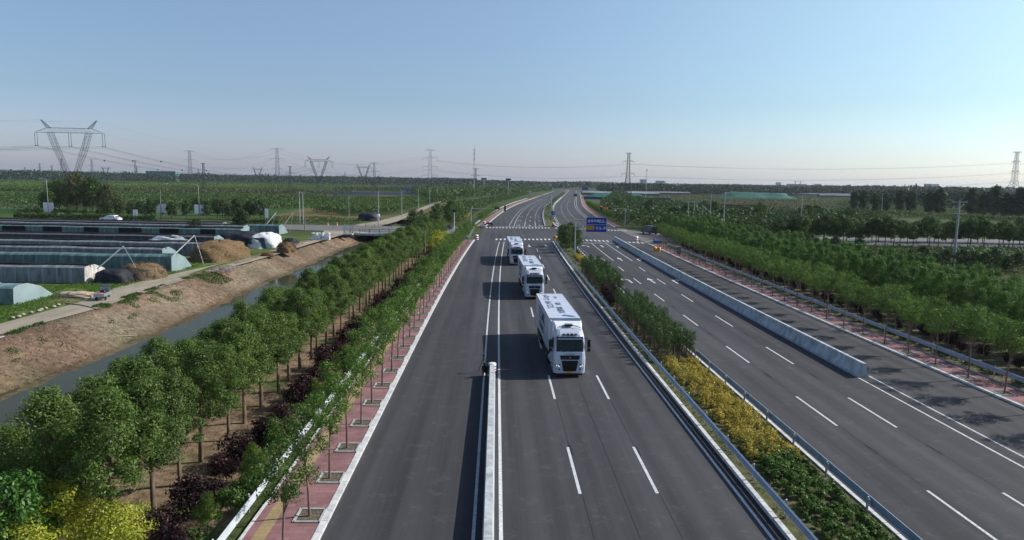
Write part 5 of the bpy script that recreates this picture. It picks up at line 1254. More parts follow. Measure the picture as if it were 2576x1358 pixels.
def tower_pylon(label, x, y, h, rz=0.0, arms=((0.97, .12), (0.80, .17), (0.60, .17), (0.40, .19)), base=0.09, r=0.14, name='lattice_pylon', material=None):
    root = empty(name, (x, y, 0), rz, label, 'power pylon')
    mt = material or M_PYLON
    b = MB(); lattice(b, (0, 0, 0), (0, 0, h*.45), h*base, h*.04, 6, r); lattice(b, (0, 0, h*.45), (0, 0, h), h*.04, h*.022, 8, r*.8); b.build('tower_body', mt, root)
    for q, wd in arms:
        a = MB(); w_ = h*wd; z = h*q
        for s in (-1, 1):
            for sy in (-1, 1): a.bar((s*h*.02, sy*h*.02, z), (s*w_, 0, z+h*.008), r*.9); a.bar((s*h*.02, sy*h*.02, z+h*.03), (s*w_, 0, z+h*.008), r*.8)
            for t in (.3, .6): a.bar((s*w_*t, h*.02*(1-t), z+h*.003), (s*w_*t, 0, z+h*.03*(1-t)+h*.008*t), r*.6)
        a.build('crossarm', mt, root)
        if q < .9:
            for s in (-1, 1): i_ = MB(); i_.tube([(s*w_, 0, z), (s*w_, 0, z-h*.06)], .12, 5); i_.build('insulator_string', mt, root)
    return root
PX = lambda px, Y_: (atY(px, Y_), Y_)
cup_pylon('large cup-shaped steel pylon towering above the trees on the left', *PX(187, 308), 37.3, 1.0, 0.058, rz=0.04)
cup_pylon('second cup-shaped pylon, middle of the left half, above the dark wood', *PX(803, 740), 37.5, 1.0, 0.11)
cup_pylon('third smaller cup-shaped pylon right of the middle-left one', *PX(915, 1250), 40, 1.0, 0.16)
cup_pylon('small far cup-shaped pylon left of the twin crossed pylon', *PX(649, 1500), 36, .95, 0.18)
cup_pylon('tiny far cup-shaped pylon right of the big one', *PX(267, 2000), 38, 1.0, 0.2)
tower_pylon('three-armed lattice pylon left of the thin mast, centre left', *PX(1082, 850), 52, .1, r=.10)
tower_pylon('dark three-armed lattice pylon right of the far road', *PX(1578, 830), 51, .0, arms=((0.98, .07), (0.80, .13), (0.52, .15), (0.24, .15)), r=.17, base=.10)
tower_pylon('pale lattice pylon at the right edge of the picture', *PX(2546, 900), 64, .0, arms=((0.985, .10), (0.80, .09), (0.60, .09)), r=.2, base=.12, material=mat('pale_pylon', (0.42, 0.44, 0.44), .6))
tower_pylon('slim lattice pylon above the wood, left of centre, wide top arm', *PX(699, 1150), 63, .1, r=.12, arms=((0.97, .17), (.72, .17), (.47, .13)))
tower_pylon('slim far lattice pylon right of the big cup pylon', *PX(480, 1300), 62, .1, r=.13, arms=((0.97, .17), (.72, .17), (.47, .13)))
tower_pylon('short stout lattice pylon in front of the dark wood on the left', *PX(514, 680), 28, .1, r=.11, arms=((0.97, .08), (.62, .27)), base=.08)
tower_pylon('short stout lattice pylon among the wood, left of centre', *PX(731, 900), 30, .1, r=.12, arms=((0.97, .1), (.72, .22), (.5, .2)))
tower_pylon('short stout lattice pylon beside the third cup pylon', *PX(942, 880), 36, .1, r=.12, arms=((0.97, .16), (.68, .2), (.42, .26)))
tower_pylon('far lattice pylon just behind the thin mast', *PX(1196, 1000), 33, .1, r=.2, arms=((0.97, .14), (.68, .2), (.42, .26)))
for i, (px, hh) in enumerate(((102, 46), (132, 40), (157, 60), (233, 60), (342, 60), (64, 34), (345, 40), (868, 34), (500, 38))):
    tower_pylon('tiny far lattice pylon on the left skyline, '+('seventh eighth ninth'.split()[i-6] if i > 5 else ordw(i+1))+' in order of the line', *PX(px, 2100), hh, .1, r=.18, arms=((0.97, .15), (.7, .2), (.45, .2)))
ma = empty('radio_mast', (*PX(1192, 700), 0), 0, 'thin grey communication mast with antennas above the wood', 'mast')
mb = MB(); mb.tube([(0, 0, 0), (0, 0, 44), (0, 0, 52)], [.45, .3, .06], 8); mb.build('mast_body', M_STEEL, ma)
mb = MB()
for z in (42, 37, 45.5):
    for a in range(3): mb.box((.8*math.cos(a*2.1), .8*math.sin(a*2.1), z), (.3, .3, 2.2)); mb.bar((0, 0, z), (.8*math.cos(a*2.1), .8*math.sin(a*2.1), z), .08)
mb.build('antenna', M_STEEL, ma)
ma = empty('steel_pole', (*PX(1624, 560), 0), 0, 'tall thin dark pole beside the green netting, right of the far road', 'mast')
mb = MB(); mb.tube([(0, 0, 0), (0, 0, 27)], [.3, .12], 8); mb.build('mast_body', M_STEEL, ma); MB().box((0, 0, 26), (.7, .7, 1.6)).build('antenna', M_WHITE, ma)

def wire(name, pts_, sag, r, label=None, parent=None):
    mb = MB()
    for a, b in pts_:
        a, b = Vector(a), Vector(b); n = 14
        mb.tube([a.lerp(b, i/n)-Vector((0, 0, sag*4*(i/n)*(1-i/n))) for i in range(n+1)], r, 3, False)
    return mb
WIRE = mat('wire', (0.06, 0.065, 0.08), .5)
p0 = Vector((*PX(187, 308), 27.1)); p1 = Vector((*PX(803, 740), 27.1)); pm = Vector((-330, 40, 27.0))
for i, dx in enumerate((-14.1, 0, 14.1)):
    mb = MB()
    for dd, dz in ((-.3, 0), (.3, .0), (0, -.55)):
        A = p0+Vector((dx+dd, 0, dz)); B_ = p1+Vector((dx+dd, 0, dz)); D_ = pm+Vector((dx*.3+dd, -dx, dz))
        n = 24
        for a, b, sg_ in ((A, B_, 11), (A, D_, 7)):
            mb.tube([a.lerp(b, q/n)-Vector((0, 0, sg_*4*(q/n)*(1-q/n))) for q in range(n+1)], .035, 3, False)
    for t in (.12, .25, .4):
        c = (p0+Vector((dx, 0, 0))).lerp(p1+Vector((dx, 0, 0)), t); mb.box((c.x, c.y, c.z-11*4*t*(1-t)-.2), (.7, .2, .7))
    tag(mb.build('power_line', WIRE), ['leftmost', 'middle', 'rightmost'][i]+' bundled power line hanging from the large cup-shaped pylon', 'power line')
for i, s in enumerate((-1, 1)):
    mb = MB(); A = Vector((*PX(187, 308), 38)); B_ = Vector((*PX(803, 740), 38)); D_ = Vector((-330, 40, 38))
    for a, b in ((A, B_), (A, D_)): mb.tube([(a+Vector((s*11.5, 0, 0))).lerp(b+Vector((s*11.5, 0, 0)), q/20)-Vector((0, 0, 8*4*(q/20)*(1-q/20))) for q in range(21)], .02, 3, False)
    tag(mb.build('earth_wire', WIRE), ('left' if s < 0 else 'right')+' earth wire over the top of the large cup-shaped pylon', 'power line')
mb = MB()
for dx in (-14, 0, 14):
    a = Vector((atY(803, 740)+dx, 740, 27)); b = Vector((atY(915, 1250)+dx, 1250, 29)); mb.tube([a.lerp(b, q/14)-Vector((0, 0, 14*4*(q/14)*(1-q/14))) for q in range(15)], .09, 3, False)
tag(mb.build('power_line', WIRE), 'set of lines between the second and third cup-shaped pylons', 'power line')
def span(pa, pb, levels, sag, r, label, ww=6):
    mb = MB()
    for (za, zb) in levels:
        for s in (-1, 1):
            a = Vector((pa[0]+s*ww, pa[1], za)); b = Vector((pb[0]+s*ww, pb[1], zb))
            mb.tube([a.lerp(b, q/20)-Vector((0, 0, sag*4*(q/20)*(1-q/20))) for q in range(21)], r, 3, False)
    tag(mb.build('power_line', WIRE), label, 'power line')
span(PX(1082, 850), PX(1578, 830), ((39, 38), (28, 24), (18, 10)), 6, .07, 'set of power lines crossing the far road between two lattice pylons')
span(PX(1578, 830), PX(2546, 900), ((38, 50), (24, 37), (10, 26)), 7, .07, 'long set of power lines sweeping to the pale pylon at the right edge')
span(PX(2546, 900), (900, 900), ((50, 50), (37, 37), (26, 26)), 7, .07, 'power lines leaving the pale pylon towards the right edge')
span(PX(699, 1150), PX(1082, 850), ((60, 44), (44, 30), (28, 20)), 16, .08, 'set of sagging lines between the slim pylon and the three-armed pylon', 9)
span(PX(480, 1300), PX(699, 1150), ((58, 60), (43, 44)), 14, .09, 'faint set of lines between the two slim pylons on the left', 9)
span(PX(514, 680), PX(731, 900), ((18, 22),), 6, .08, 'lines between the two short stout pylons on the left')
span(PX(731, 900), PX(942, 880), ((22, 25),), 6, .08, 'lines between the short stout pylons left of centre')

# ------------------------------------------------------------------ greenhouses left of the canal
def film(name, col, rough=0.35, alpha=None):
    if name in MATS: return MATS[name]
    mt, t, b = nodes(name)
    tc = t.nodes.new('ShaderNodeTexCoord'); mp = t.nodes.new('ShaderNodeMapping'); mp.inputs['Scale'].default_value = (1.0, 0.35, 0.35)
    t.links.new(tc.outputs['Object'], mp.inputs[0])
    n = t.nodes.new('ShaderNodeTexNoise'); n.inputs['Scale'].default_value = 1.3; n.inputs['Detail'].default_value = 7
    t.links.new(mp.outputs[0], n.inputs[0])
    wv = t.nodes.new('ShaderNodeTexWave'); wv.wave_type = 'BANDS'; wv.bands_direction = 'X'; wv.inputs['Scale'].default_value = 0.16; wv.inputs['Distortion'].default_value = 0.4
    t.links.new(tc.outputs['Object'], wv.inputs[0])
    rp = t.nodes.new('ShaderNodeValToRGB'); rp.color_ramp.elements[0].color = (*[c*.55 for c in col], 1); rp.color_ramp.elements[1].color = (*[min(1, c*1.5) for c in col], 1)
    rp.color_ramp.elements[0].position = .3; rp.color_ramp.elements[1].position = .7
    t.links.new(n.outputs[0], rp.inputs[0])
    r2_ = t.nodes.new('ShaderNodeValToRGB'); r2_.color_ramp.elements[0].position = .0; r2_.color_ramp.elements[0].color = (1, 1, 1, 1); r2_.color_ramp.elements[1].position = .05; r2_.color_ramp.elements[1].color = (0, 0, 0, 1)
    t.links.new(wv.outputs['Fac'], r2_.inputs[0])
    mx = t.nodes.new('ShaderNodeMixRGB'); mx.inputs[2].default_value = (*[min(1, c*2.2) for c in col], 1)
    ml = t.nodes.new('ShaderNodeMath'); ml.operation = 'MULTIPLY'; ml.inputs[1].default_value = .6; t.links.new(r2_.outputs[0], ml.inputs[0]); t.links.new(ml.outputs[0], mx.inputs[0])
    t.links.new(rp.outputs[0], mx.inputs[1]); t.links.new(mx.outputs[0], b.inputs['Base Color'])
    b.inputs['Roughness'].default_value = rough; b.inputs['Specular IOR Level'].default_value = .5
    bp = t.nodes.new('ShaderNodeBump'); bp.inputs['Strength'].default_value = .4; bp.inputs['Distance'].default_value = .15; t.links.new(n.outputs[0], bp.inputs['Height']); t.links.new(bp.outputs[0], b.inputs['Normal'])
    MATS[name] = mt
    return mt
FG = film('grey_film', (0.165, 0.18, 0.195)); FT = film('teal_film', (0.085, 0.145, 0.142)); FC = film('clear_film', (0.15, 0.195, 0.205), .25); FK = film('dark_net', (0.05, 0.052, 0.065), .8)
M_MAT = mat('straw_mat_black', (0.014, 0.015, 0.02), .95, var=.35, scale=1.2)
M_PLASW = mat('white_plastic_edge', (0.5, 0.52, 0.53), .5, var=.2, scale=1)
def greenhouse(label, y, x1, x0, face, h=2.6, roll=True, end=FC, depth=7.0, cover=True, slope=-0.035, facename='front_film'):
    """long lean-to tunnel: near face of film, black quilt rolled on top, earth-wall back"""
    root = empty('greenhouse', (x1, y, -.05), math.atan(slope), label, 'greenhouse', None)
    L = x1-x0
    arc = [(0, 0), (0.05, h*.5), (0.12, h*.9), (0.45, h*.98), (1.3, h*1.03)]
    mb = MB(); seg = max(6, int(L/3)); vs = []
    for k in range(seg+1):
        xx = -L*k/seg; wv = 0.04*math.sin(k*2.1)
        for yy, zz in arc: vs.append((xx, yy+wv, zz*(1+0.015*math.sin(k*1.3))))
    n = len(arc); mb.add(vs, [(i*n+j, (i+1)*n+j, (i+1)*n+j+1, i*n+j+1) for i in range(seg) for j in range(n-1)])
    mb.build(facename, face, root)
    mb = MB(); mb.yprism([(-0, 0)], 0, 0) if False else None
    top = [(1.3, h*1.03), (2.4, h*1.04), (4.6, h*.72), (depth, 0)]
    vs = [(0, a, b) for a, b in top]+[(-L, a, b) for a, b in top]; m_ = len(top)
    mb.add(vs, [(i, i+m_, i+m_+1, i+1) for i in range(m_-1)]); mb.build('quilt_roof', M_MAT, root)
    e = MB(); e.add([(0.0, a, b) for a, b in arc+top[1:]], [tuple(range(len(arc)+3))[::-1]]); e.build('end_wall', end, root)
    if roll:
        r_ = MB(); r_.tube([(-L*k/20, 1.25+.1*math.sin(k*1.9), h*1.0+.07*math.sin(k*2.7)) for k in range(21)], .32, 8); r_.build('rolled_quilt', M_MAT, root)
        r_ = MB(); r_.tube([(-L*k/20, 0.10, h*.93+.03*math.sin(k*3)) for k in range(21)], .05, 4); r_.build('film_edge', M_PLASW, root)
    return root
greenhouse('long grey-filmed greenhouse with a rolled black quilt, nearest long row beyond the grass', 97.2, -57.2, -130, FG, 2.35, end=mat('dirty_white', (0.5, 0.47, 0.44), .8, var=.3, scale=1.2))
greenhouse('long teal-filmed greenhouse with a clear plastic end, second long row', 110.2, -51.2, -140, FT, 2.6, roll=False)
greenhouse('long grey-filmed greenhouse with black roof, third row, partly behind the straw heap', 122, -58.2, -150, FG, 2.5)
greenhouse('long grey-filmed greenhouse with black roof, fourth row', 133.5, -56, -160, FG, 2.5)
greenhouse('long black-covered greenhouse, fifth row, next to the white tarpaulin heap', 149, -60, -170, FK, 2.5)
greenhouse('long teal-filmed greenhouse with black panels, sixth row', 170, -62, -190, FT, 2.6)
g6 = [o for o in bpy.data.objects if o.get('label', '').startswith('long teal-filmed greenhouse with black panels')][0]
for k in range(9): MB().box((-8-k*9.5, -0.06, 1.3), (3.6+(k % 3), .06, 2.3)).build('black_panel', M_MAT, g6)
greenhouse('long grey-filmed greenhouse, seventh row', 183, -66, -200, FG, 2.5)
greenhouse('long black-covered greenhouse, farthest row before the cross road', 194.5, -76, -200, FK, 2.4)
greenhouse('short dark teal greenhouse with a clear end beside the cross road', 187, -58, -74, FT, 2.5, roll=False)
g0 = greenhouse('clear plastic greenhouse at the left edge beside the dirt road', 80.2, -55.4, -95, film('clear_side', (0.12, 0.20, 0.20), .3), 2.1, roll=False, depth=7.0)
for ch in g0.children:
    if ch.name.startswith('quilt_roof'): ch.data.materials[0] = FC; ch.name = 'film_roof'
for k in range(12):
    MB().tube([(-k*3.3-.02, -.01, 0), (-k*3.3-.02, .04, 1.06), (-k*3.3-.02, .11, 1.92), (-k*3.3-.02, .44, 2.09), (-k*3.3-.02, 1.3, 2.19), (-k*3.3-.02, 2.4, 2.21), (-k*3.3-.02, 4.6, 1.53), (-k*3.3-.02, 7.02, 0)], .03, 4).build('hoop', M_PLASW, g0)
def boom(label, a, b, c):
    root = empty('winch_boom', a, 0, label, 'boom'); v = Vector(b)-Vector(a)
    MB().tube([(0, 0, 0), v], .09, 6).build('beam', M_PLASW, root); MB().tube([v, Vector(c)-Vector(a)], .03, 4).build('stay', M_STEEL, root)
boom('pale slanting winch boom over the end of the nearest grey greenhouse', (-54.4, 95.5, 2.3), (-51.5, 97.0, 5.3), (-50.2, 97.5, 2.2))
boom('pale slanting winch boom over the clear end of the teal greenhouse', (-50.6, 109.5, 2.6), (-48.6, 113.0, 5.6), (-46.9, 112.0, 1.0))
boom('thin slanting pole by the short teal greenhouse at the cross road, left one', (-63, 190, 1.6), (-60.5, 193, 5.6), (-61.5, 190, .4))
boom('thin slanting pole by the short teal greenhouse at the cross road, right one', (-57.6, 188, 1.6), (-55, 190, 5.8), (-55.5, 188, .4))

def mound(name, label, cat, x, y, rx, ry, h, material, seed=1, squar=3.0, rz=0.0, z=-.05, rough=.08, parts=None):
    """irregular heap with a footprint and rounded top"""
    root = empty(name, (x, y, z), rz, label, cat)
    n, m_ = 36, 10; rs = np.random.default_rng(seed); vs = []
    ph = rs.uniform(0, 6, 8)
    for j in range(m_+1):
        t = j/m_*PI/2
        for i in range(n):
            a = 2*PI*i/n; c, s = math.cos(a), math.sin(a)
            k = (abs(c)**squar+abs(s)**squar)**(-1/squar)
            w_ = 1+rough*(math.sin(3*a+ph[0])+.6*math.sin(7*a+ph[1]+j)+.5*math.sin(5*t*3+ph[2]+a*4))
            rr_ = math.cos(t)**.55*w_
            vs.append((rx*c*k*rr_, ry*s*k*rr_, h*math.sin(t)**.8*(1+rough*.6*math.sin(4*a+ph[3]+j*1.3))))
    mb = MB(); mb.add(vs, [(j*n+i, j*n+(i+1) % n, (j+1)*n+(i+1) % n, (j+1)*n+i) for j in range(m_) for i in range(n)], True)
    mb.build('heap_surface', material, root)
    if material in (STRAW, STRAWD):
        k_ = rng.integers(n, len(vs), 2600); Pn = np.array(vs)[k_]+rng.normal(0, .12, (2600, 3)); Nn = np.array(vs)[k_]/np.array([rx, ry, h])+rng.normal(0, .25, (2600, 3))
        leaves('straw_tufts', Pn, Nn, 0.5, 0.05, foliage('straw_blade', (0.20, 0.135, 0.07), .1), root)
    if parts: parts(root, rx, ry, h)
    return root
STRAW = mat('straw', (0.17, 0.112, 0.058), .95, var=.45, scale=2.5, stretch=(1, 1, 4), bump=.9, detail=9)
STRAWD = mat('straw_weathered', (0.15, 0.115, 0.08), .95, var=.4, scale=3, stretch=(1, 1, 3), bump=.9, detail=9)
TARPW = mat('tarp_white', (0.66, 0.66, 0.66), .6, var=.12, scale=.8, bump=.5); TARPB = mat('tarp_blue', (0.06, 0.08, 0.14), .6, var=.3, scale=1, bump=.5)
TARPK = mat('tarp_black', (0.022, 0.024, 0.034), .7, var=.4, scale=1.2, bump=.6)
def sticks(n, ln, material=M_WOOD, nm='stick'):
    def f(root, rx, ry, h):
        for k in range(n):
            a = random.uniform(0, 6.28); d = random.uniform(.2, .8); p = Vector((rx*d*math.cos(a), ry*d*math.sin(a), h*(1.04-.35*d)))
            q = p+Vector((random.uniform(-1, 1), random.uniform(-1, 1), random.uniform(-.5, .1)))*ln; MB().tube([p, q], .035, 4).build(nm, material, root)
    return f
mound('straw_heap', 'large golden-brown straw heap with a dark near face at the end of the third greenhouse', 'straw heap', -50.9, 129.0, 3.6, 6.2, 3.4, STRAW, 3, 3.2, rz=-.15, parts=sticks(10, 1.5))
mound('straw_heap', 'grey-brown weathered straw heap beside the dirt road, near the nearest greenhouse', 'straw heap', -52.0, 102.6, 3.0, 2.6, 2.2, STRAWD, 4, 2.6, parts=sticks(4, 1))
mound('covered_tunnel', 'low tunnel draped in black netting with a white end, joined to the nearest greenhouse', 'covered heap', -53.9, 98.6, 2.4, 1.7, 1.9, TARPK, 5, 3)
mound('covered_heap', 'long heap under a white and blue tarpaulin on the dark greenhouses', 'tarpaulin heap', -69.5, 151.5, 4.8, 3.2, 2.5, TARPW, 6, 3.5, parts=lambda r, a, b, c: MB().box((0, -b*.93, .75), (a*1.7, .5, 1.5), taper=.9).build('blue_skirt', TARPB, r))
mound('black_heap', 'large black-covered heap with pale sticks behind the straw heap', 'covered heap', -58.5, 160, 5.5, 4.5, 2.8, TARPK, 7, 3, parts=sticks(8, 1.8, M_PLASW))
mound('covered_heap', 'tall rounded heap under a white sheet with a dark blue side beside the dirt road', 'tarpaulin heap', -50.2, 153.0, 2.9, 4.2, 3.1, TARPW, 8, 3.6, parts=lambda r, a, b, c: MB().box((-.75, -b*.9, c*.38), (a*1.3, .5, c*.72), taper=.82).build('dark_side', TARPB, r))
mound('rubbish_heap', 'small black heap of covered goods right of the tall white heap', 'heap', -47.2, 160.5, 1.6, 1.5, 1.3, TARPK, 9, 2.5, rough=.16, parts=sticks(4, .8))
mound('straw_heap', 'small brown heap of sacks with a white bag on the edge of the canal bank', 'heap', -42.8, 142.3, 1.7, 1.8, 1.9, STRAW, 10, 2.4, rough=.16, parts=sticks(6, 1.2))
mound('stone', 'flat brown boulder at the top of the canal bank', 'stone', -44.0, 134.5, 1.2, .6, .5, STRAWD, 11, 2.4)
mound('red_heap', 'heap of rusty red scrap beside the black-covered heap', 'heap', -53.4, 158, 1.3, 1.6, 2.2, mat('rust_red', (0.30, 0.07, 0.035), .9, var=.5, scale=3), 12, 2.2, rough=.2)
mound('covered_heap', 'black covered mound with a white end beyond the cross road', 'covered heap', -47.0, 259, 3.9, 4.5, 3.0, TARPK, 13, 3, parts=lambda r, a, b, c: MB().box((a*.8, 0, c*.4), (1.0, b*1.2, c*.7), taper=.7).build('white_end', TARPW, r))
mound('earth_mound', 'low pale heap of rubble at the corner of the clear greenhouse', 'heap', -52.2, 86.8, 2.4, 1.2, .55, mat('rubble', (0.42, 0.33, 0.24), .95, var=.3, scale=4, bump=.6), 14, 2.2, rough=.15)
# stacked white bags
sb = empty('bag_stack', (-43.6, 172.0, 0), .1, 'tall stack of white sacks beside the track near the bridge', 'sack stack')
rr = random.Random(9); k_ = 0
for lay in range(7):
    for i in range(6):
        for j in range(2):
            if rr.random() < .04*lay: continue
            b_ = MB(); b_.lathe([(.0, -.13), (.3, -.1), (.36, 0), (.3, .1), (0, .13)], 8); o = b_.build('sack', M_WHITE if rr.random() < .8 else M_PLASW, sb)
            o.scale = (1.25, .8, 1.05); o.location = (-1.3+i*.72+rr.uniform(-.08, .08), -.6+j*.8+rr.uniform(-.06, .06), .15+lay*.25); o.rotation_euler = (rr.uniform(-.1, .1), rr.uniform(-.12, .12), rr.uniform(-.3, .3))
# flat debris of old planks on the bank top
dl = empty('plank_pile', (-44.3, 112.0, 0.02), 0, 'scattered pile of grey planks at the top of the canal bank', 'plank pile')
for k in range(34): MB().box((0, 0, 0), (rr.uniform(.8, 2.2), rr.uniform(.12, .3), .05)).build('plank', M_WOOD if rr.random() < .7 else mat('grey_plank', (0.2, 0.2, 0.21), .9), dl).matrix_local = Matrix.Translation((rr.uniform(-1.0, 2.0), rr.uniform(-2.5, 3.5), .06+rr.uniform(0, .2))) @ Matrix.Rotation(rr.uniform(0, 3.1), 4, 'Z') @ Matrix.Rotation(rr.uniform(-.12, .12), 4, 'Y')
dl = empty('plank_pile', (-46.2, 62.0, 0.02), 0, 'few pale boards lying on the near canal bank at the left edge', 'plank pile')
for k in range(8): MB().box((0, 0, 0), (rr.uniform(.6, 1.4), rr.uniform(.12, .3), .05)).build('plank', M_PLASW, dl).matrix_local = Matrix.Translation((rr.uniform(-1.0, 1.0), rr.uniform(-1, 1), .06+rr.uniform(0, .2))) @ Matrix.Rotation(rr.uniform(0, 3.1), 4, 'Z')
for i, (x, y, l_, a_) in enumerate(((-39.6, 73.8, 2.6, .9), (-40.4, 75.2, 2.2, 1.0), (-41.5, 66.5, 1.6, 2.2), (-41.8, 88.5, 1.3, 1.4))):
    o = MB().tube([(-l_/2, 0, 0), (l_/2, 0, 0)], .045, 5).build('loose_stick', mat('dry_wood', (0.42, 0.33, 0.22), .9), None); o.location = (x, y, -2.75*max(0, min(1, (x+44.6)/6.4))**1.15+.05); o.rotation_euler = (0, .12, a_)
    tag(o, ['longest pale pole lying at the water edge', 'pale pole lying just above the water edge', 'short pale stick lying low on the canal bank', 'short pale stick lying higher on the canal bank'][i], 'stick')
hz_ = [(-50.0, 81.0, .06), (-48.0, 80.3, .06), (-46.6, 79.4, .06), (-45.2, 78.3, .02), (-43.9, 77.2, -.25), (-42.5, 76.4, -.8), (-41.2, 75.6, -1.4), (-39.8, 74.9, -2.0)]
tag(MB().tube(hz_, .07, 6).build('black_hose', M_BLACK), 'black hose running across the dirt road and down to the water', 'hose')
for i in range(9):
    o = MB().lathe([(0, 0), (.22, .0), (.26, .12), (.12, .24), (0, .26)], 7).build('kerb_stone', mat('field_stone', (0.38, 0.32, 0.25), .9, var=.2, scale=5), None)
    o.location = (-50.35+.15*math.sin(i*2.0), 72.5+i*.95+.2*math.sin(i*5), 0); o.scale = (1.1, .8+.1*(i % 3), .9); o.rotation_euler = (0, 0, i)
    tag(o, f"loose stone beside the dirt road, {ordw(i+1)} from the near end of the stone row", 'stone', 'loose stones along the dirt road')
# clods and litter strewn over the bank
nb = 5000
bx_ = rng.uniform(-46.5, -38.8, nb); by_ = rng.uniform(40, 186, nb); bz_ = -2.75*np.clip((bx_+44.6)/6.4, 0, 1)**1.15+0.0
sc_ = rng.uniform(0.02, 0.07, nb)
tet = np.array([(-1, -1, -.4), (1, -1, -.4), (1, 1, -.4), (-1, 1, -.4), (-.4, -.5, .7), (.5, -.4, .6), (.4, .5, .75), (-.5, .4, .6)])
Vb = (tet[None]*sc_[:, None, None]*rng.uniform(.6, 1.4, (nb, 8, 1))*np.array([1.2, 1, .8])+np.stack([bx_, by_, bz_], 1)[:, None]).reshape(-1, 3)
Fb = (np.array([(3, 2, 1, 0), (4, 5, 6, 7), (0, 1, 5, 4), (1, 2, 6, 5), (2, 3, 7, 6), (3, 0, 4, 7)])[None]+8*np.arange(nb)[:, None, None]).reshape(-1, 4)
tag(np_mesh('bank_clods', Vb, Fb, mat('clod', (0.22, 0.17, 0.12), .95, var=.35, scale=.5), None), 'earth clods and small stones strewn over the canal bank', kind='stuff')
# cage and bridge
cg = empty('wire_cage', (-39.9, 188.6, 0.1), .05, 'square wire mesh cage on a plinth at the end of the bridge', 'cage')
mb = MB()
for a in np.linspace(-1.1, 1.1, 8):
    for p in ((a, -1.1), (a, 1.1), (-1.1, a), (1.1, a)): mb.bar((p[0], p[1], .3), (p[0], p[1], 2.6), .03)
for z in (.3, 1.0, 1.8, 2.6):
    for a, b in (((-1.1, -1.1), (1.1, -1.1)), ((1.1, -1.1), (1.1, 1.1)), ((1.1, 1.1), (-1.1, 1.1)), ((-1.1, 1.1), (-1.1, -1.1))): mb.bar((*a, z), (*b, z), .035)
mb.build('mesh', M_STEEL, cg); MB().box((0, 0, .12), (2.4, 2.4, .3)).build('plinth', M_CONC, cg)
br_ = empty('canal_bridge', (-31.5, 208, 0), .0, 'low concrete canal bridge with a dark opening and plain railings', 'bridge')
MB().box((0, 0, -.35), (20, 23.5, .62)).build('deck', M_CONC, br_)
MB().box((-9.2, -2, -1.9), (1.2, 18, 2.6)).build('abutment', M_CONC, br_); MB().box((9.6, -2, -1.9), (1.2, 18, 2.6)).build('abutment', M_CONC, br_)
for yy, nm in ((-11.6, 'near'), (11.6, 'far')):
    mb = MB()
    for k in range(8): mb.box((-9.6+k*2.74, yy, .55), (.14, .14, 1.15))
    mb.box((0, yy, 1.08), (19.4, .1, .1)); mb.box((0, yy, .62), (19.4, .08, .08)); mb.build('railing', M_WOOD if nm == 'far' else M_BLACK, br_)

# ------------------------------------------------------------------ vehicles
def car(name, label, x, y, rz, paint, L=4.5, W=1.78, H=1.45, van=False, sc=1.0):
    root = empty(name, (x, y, 0.0), rz, label, 'van' if van else 'car')
    mb = MB(); hw = W/2
    if van: prof = [(-L/2, .35), (-L/2, 1.2), (-L/2+.25, H-.1), (-L/2+.5, H), (L/2-1.3, H), (L/2-.6, 1.25), (L/2-.05, 1.0), (L/2, .35)]
    else: prof = [(-L/2, .35), (-L/2, .85), (-L/2+.5, .95), (-L/2+1.1, H), (L/2-1.9, H), (L/2-1.1, .95), (L/2-.1, .8), (L/2, .35)]
    vs = [(-hw*(.86 if z > 1.25 or z >= H-.12 else 1), a, z) for a, z in prof]+[(hw*(.86 if z > 1.25 or z >= H-.12 else 1), a, z) for a, z in prof]; n = len(prof)
    mb.add(vs, [tuple(range(n)), tuple(range(n, 2*n))[::-1]]+[(i, i+n, (i+1) % n+n, (i+1) % n) for i in range(n)]); mb.build('body', paint, root)
    for s in (-1, 1):
        g = MB(); y0_, y1_ = (-L/2+.5, L/2-1.0) if van else (-L/2+.95, L/2-1.55); z0_ = 1.15 if van else .98
        g.add([(s*(hw*.97+.01), y0_, z0_), (s*(hw*.97+.01), y1_+.35, z0_), (s*(hw*.88+.01), y1_, H-.1), (s*(hw*.88+.01), y0_+.25, H-.1)][::s], [(0, 1, 2, 3)]); g.build('side_window', M_DGLASS, root)
        for yy in (-L/2+.85, L/2-.85):
            t_ = MB().tube([(s*(hw-.2), yy, .32), (s*(hw+.01), yy, .32)], .32, 14).build('wheel', M_RUBBER, root); MB().tube([(s*(hw-.02), yy, .32), (s*(hw+.03), yy, .32)], .18, 10).build('rim', M_STEEL, t_)
    for s, pr in ((-1, prof[1:4]), (1, prof[4:7])):
        a, b = (prof[2], prof[3]) if s < 0 else (prof[4], prof[5])
        if van and s < 0: a, b = (prof[1], prof[2])
        d = .012*s
        g = MB(); g.add([(-hw*.84, a[0]+d, a[1]+.01+.012), (hw*.84, a[0]+d, a[1]+.022), (hw*.84, b[0]+d, b[1]+.022-.05), (-hw*.84, b[0]+d, b[1]+.022-.05)], [(0, 1, 2, 3)]); g.build('windscreen' if s > 0 else 'rear_window', M_DGLASS, root)
    for s in (-1, 1):
        MB().box((s*hw*.7, L/2-.04, .72), (.35, .12, .14)).build('headlight', M_SIGNW, root); MB().box((s*hw*.7, -L/2+.02, .8), (.3, .08, .16)).build('tail_light', M_RED, root)
    root.scale = (sc,)*3
    return root
car('parked_van', 'dark blue-grey van with its tail to the road, parked right of the junction', 46.3, 209.0, R(20), mat('van_paint', (0.03, 0.04, 0.065), .3, spec=.6), 4.6, 1.9, 2.05, True, 1.25)
car('white_car', 'white saloon car driving on the cross road behind the greenhouses', atY(279, 231), 231, R(84), M_WHITE, 4.7, sc=1.35)
car('parked_car', 'dark blue-grey hatchback on the bridge road, partly behind the railing', -26.6, 219.5, R(95), mat('car_paint', (0.05, 0.08, 0.13), .3, spec=.6), 4.4, 1.8, 1.6, True)
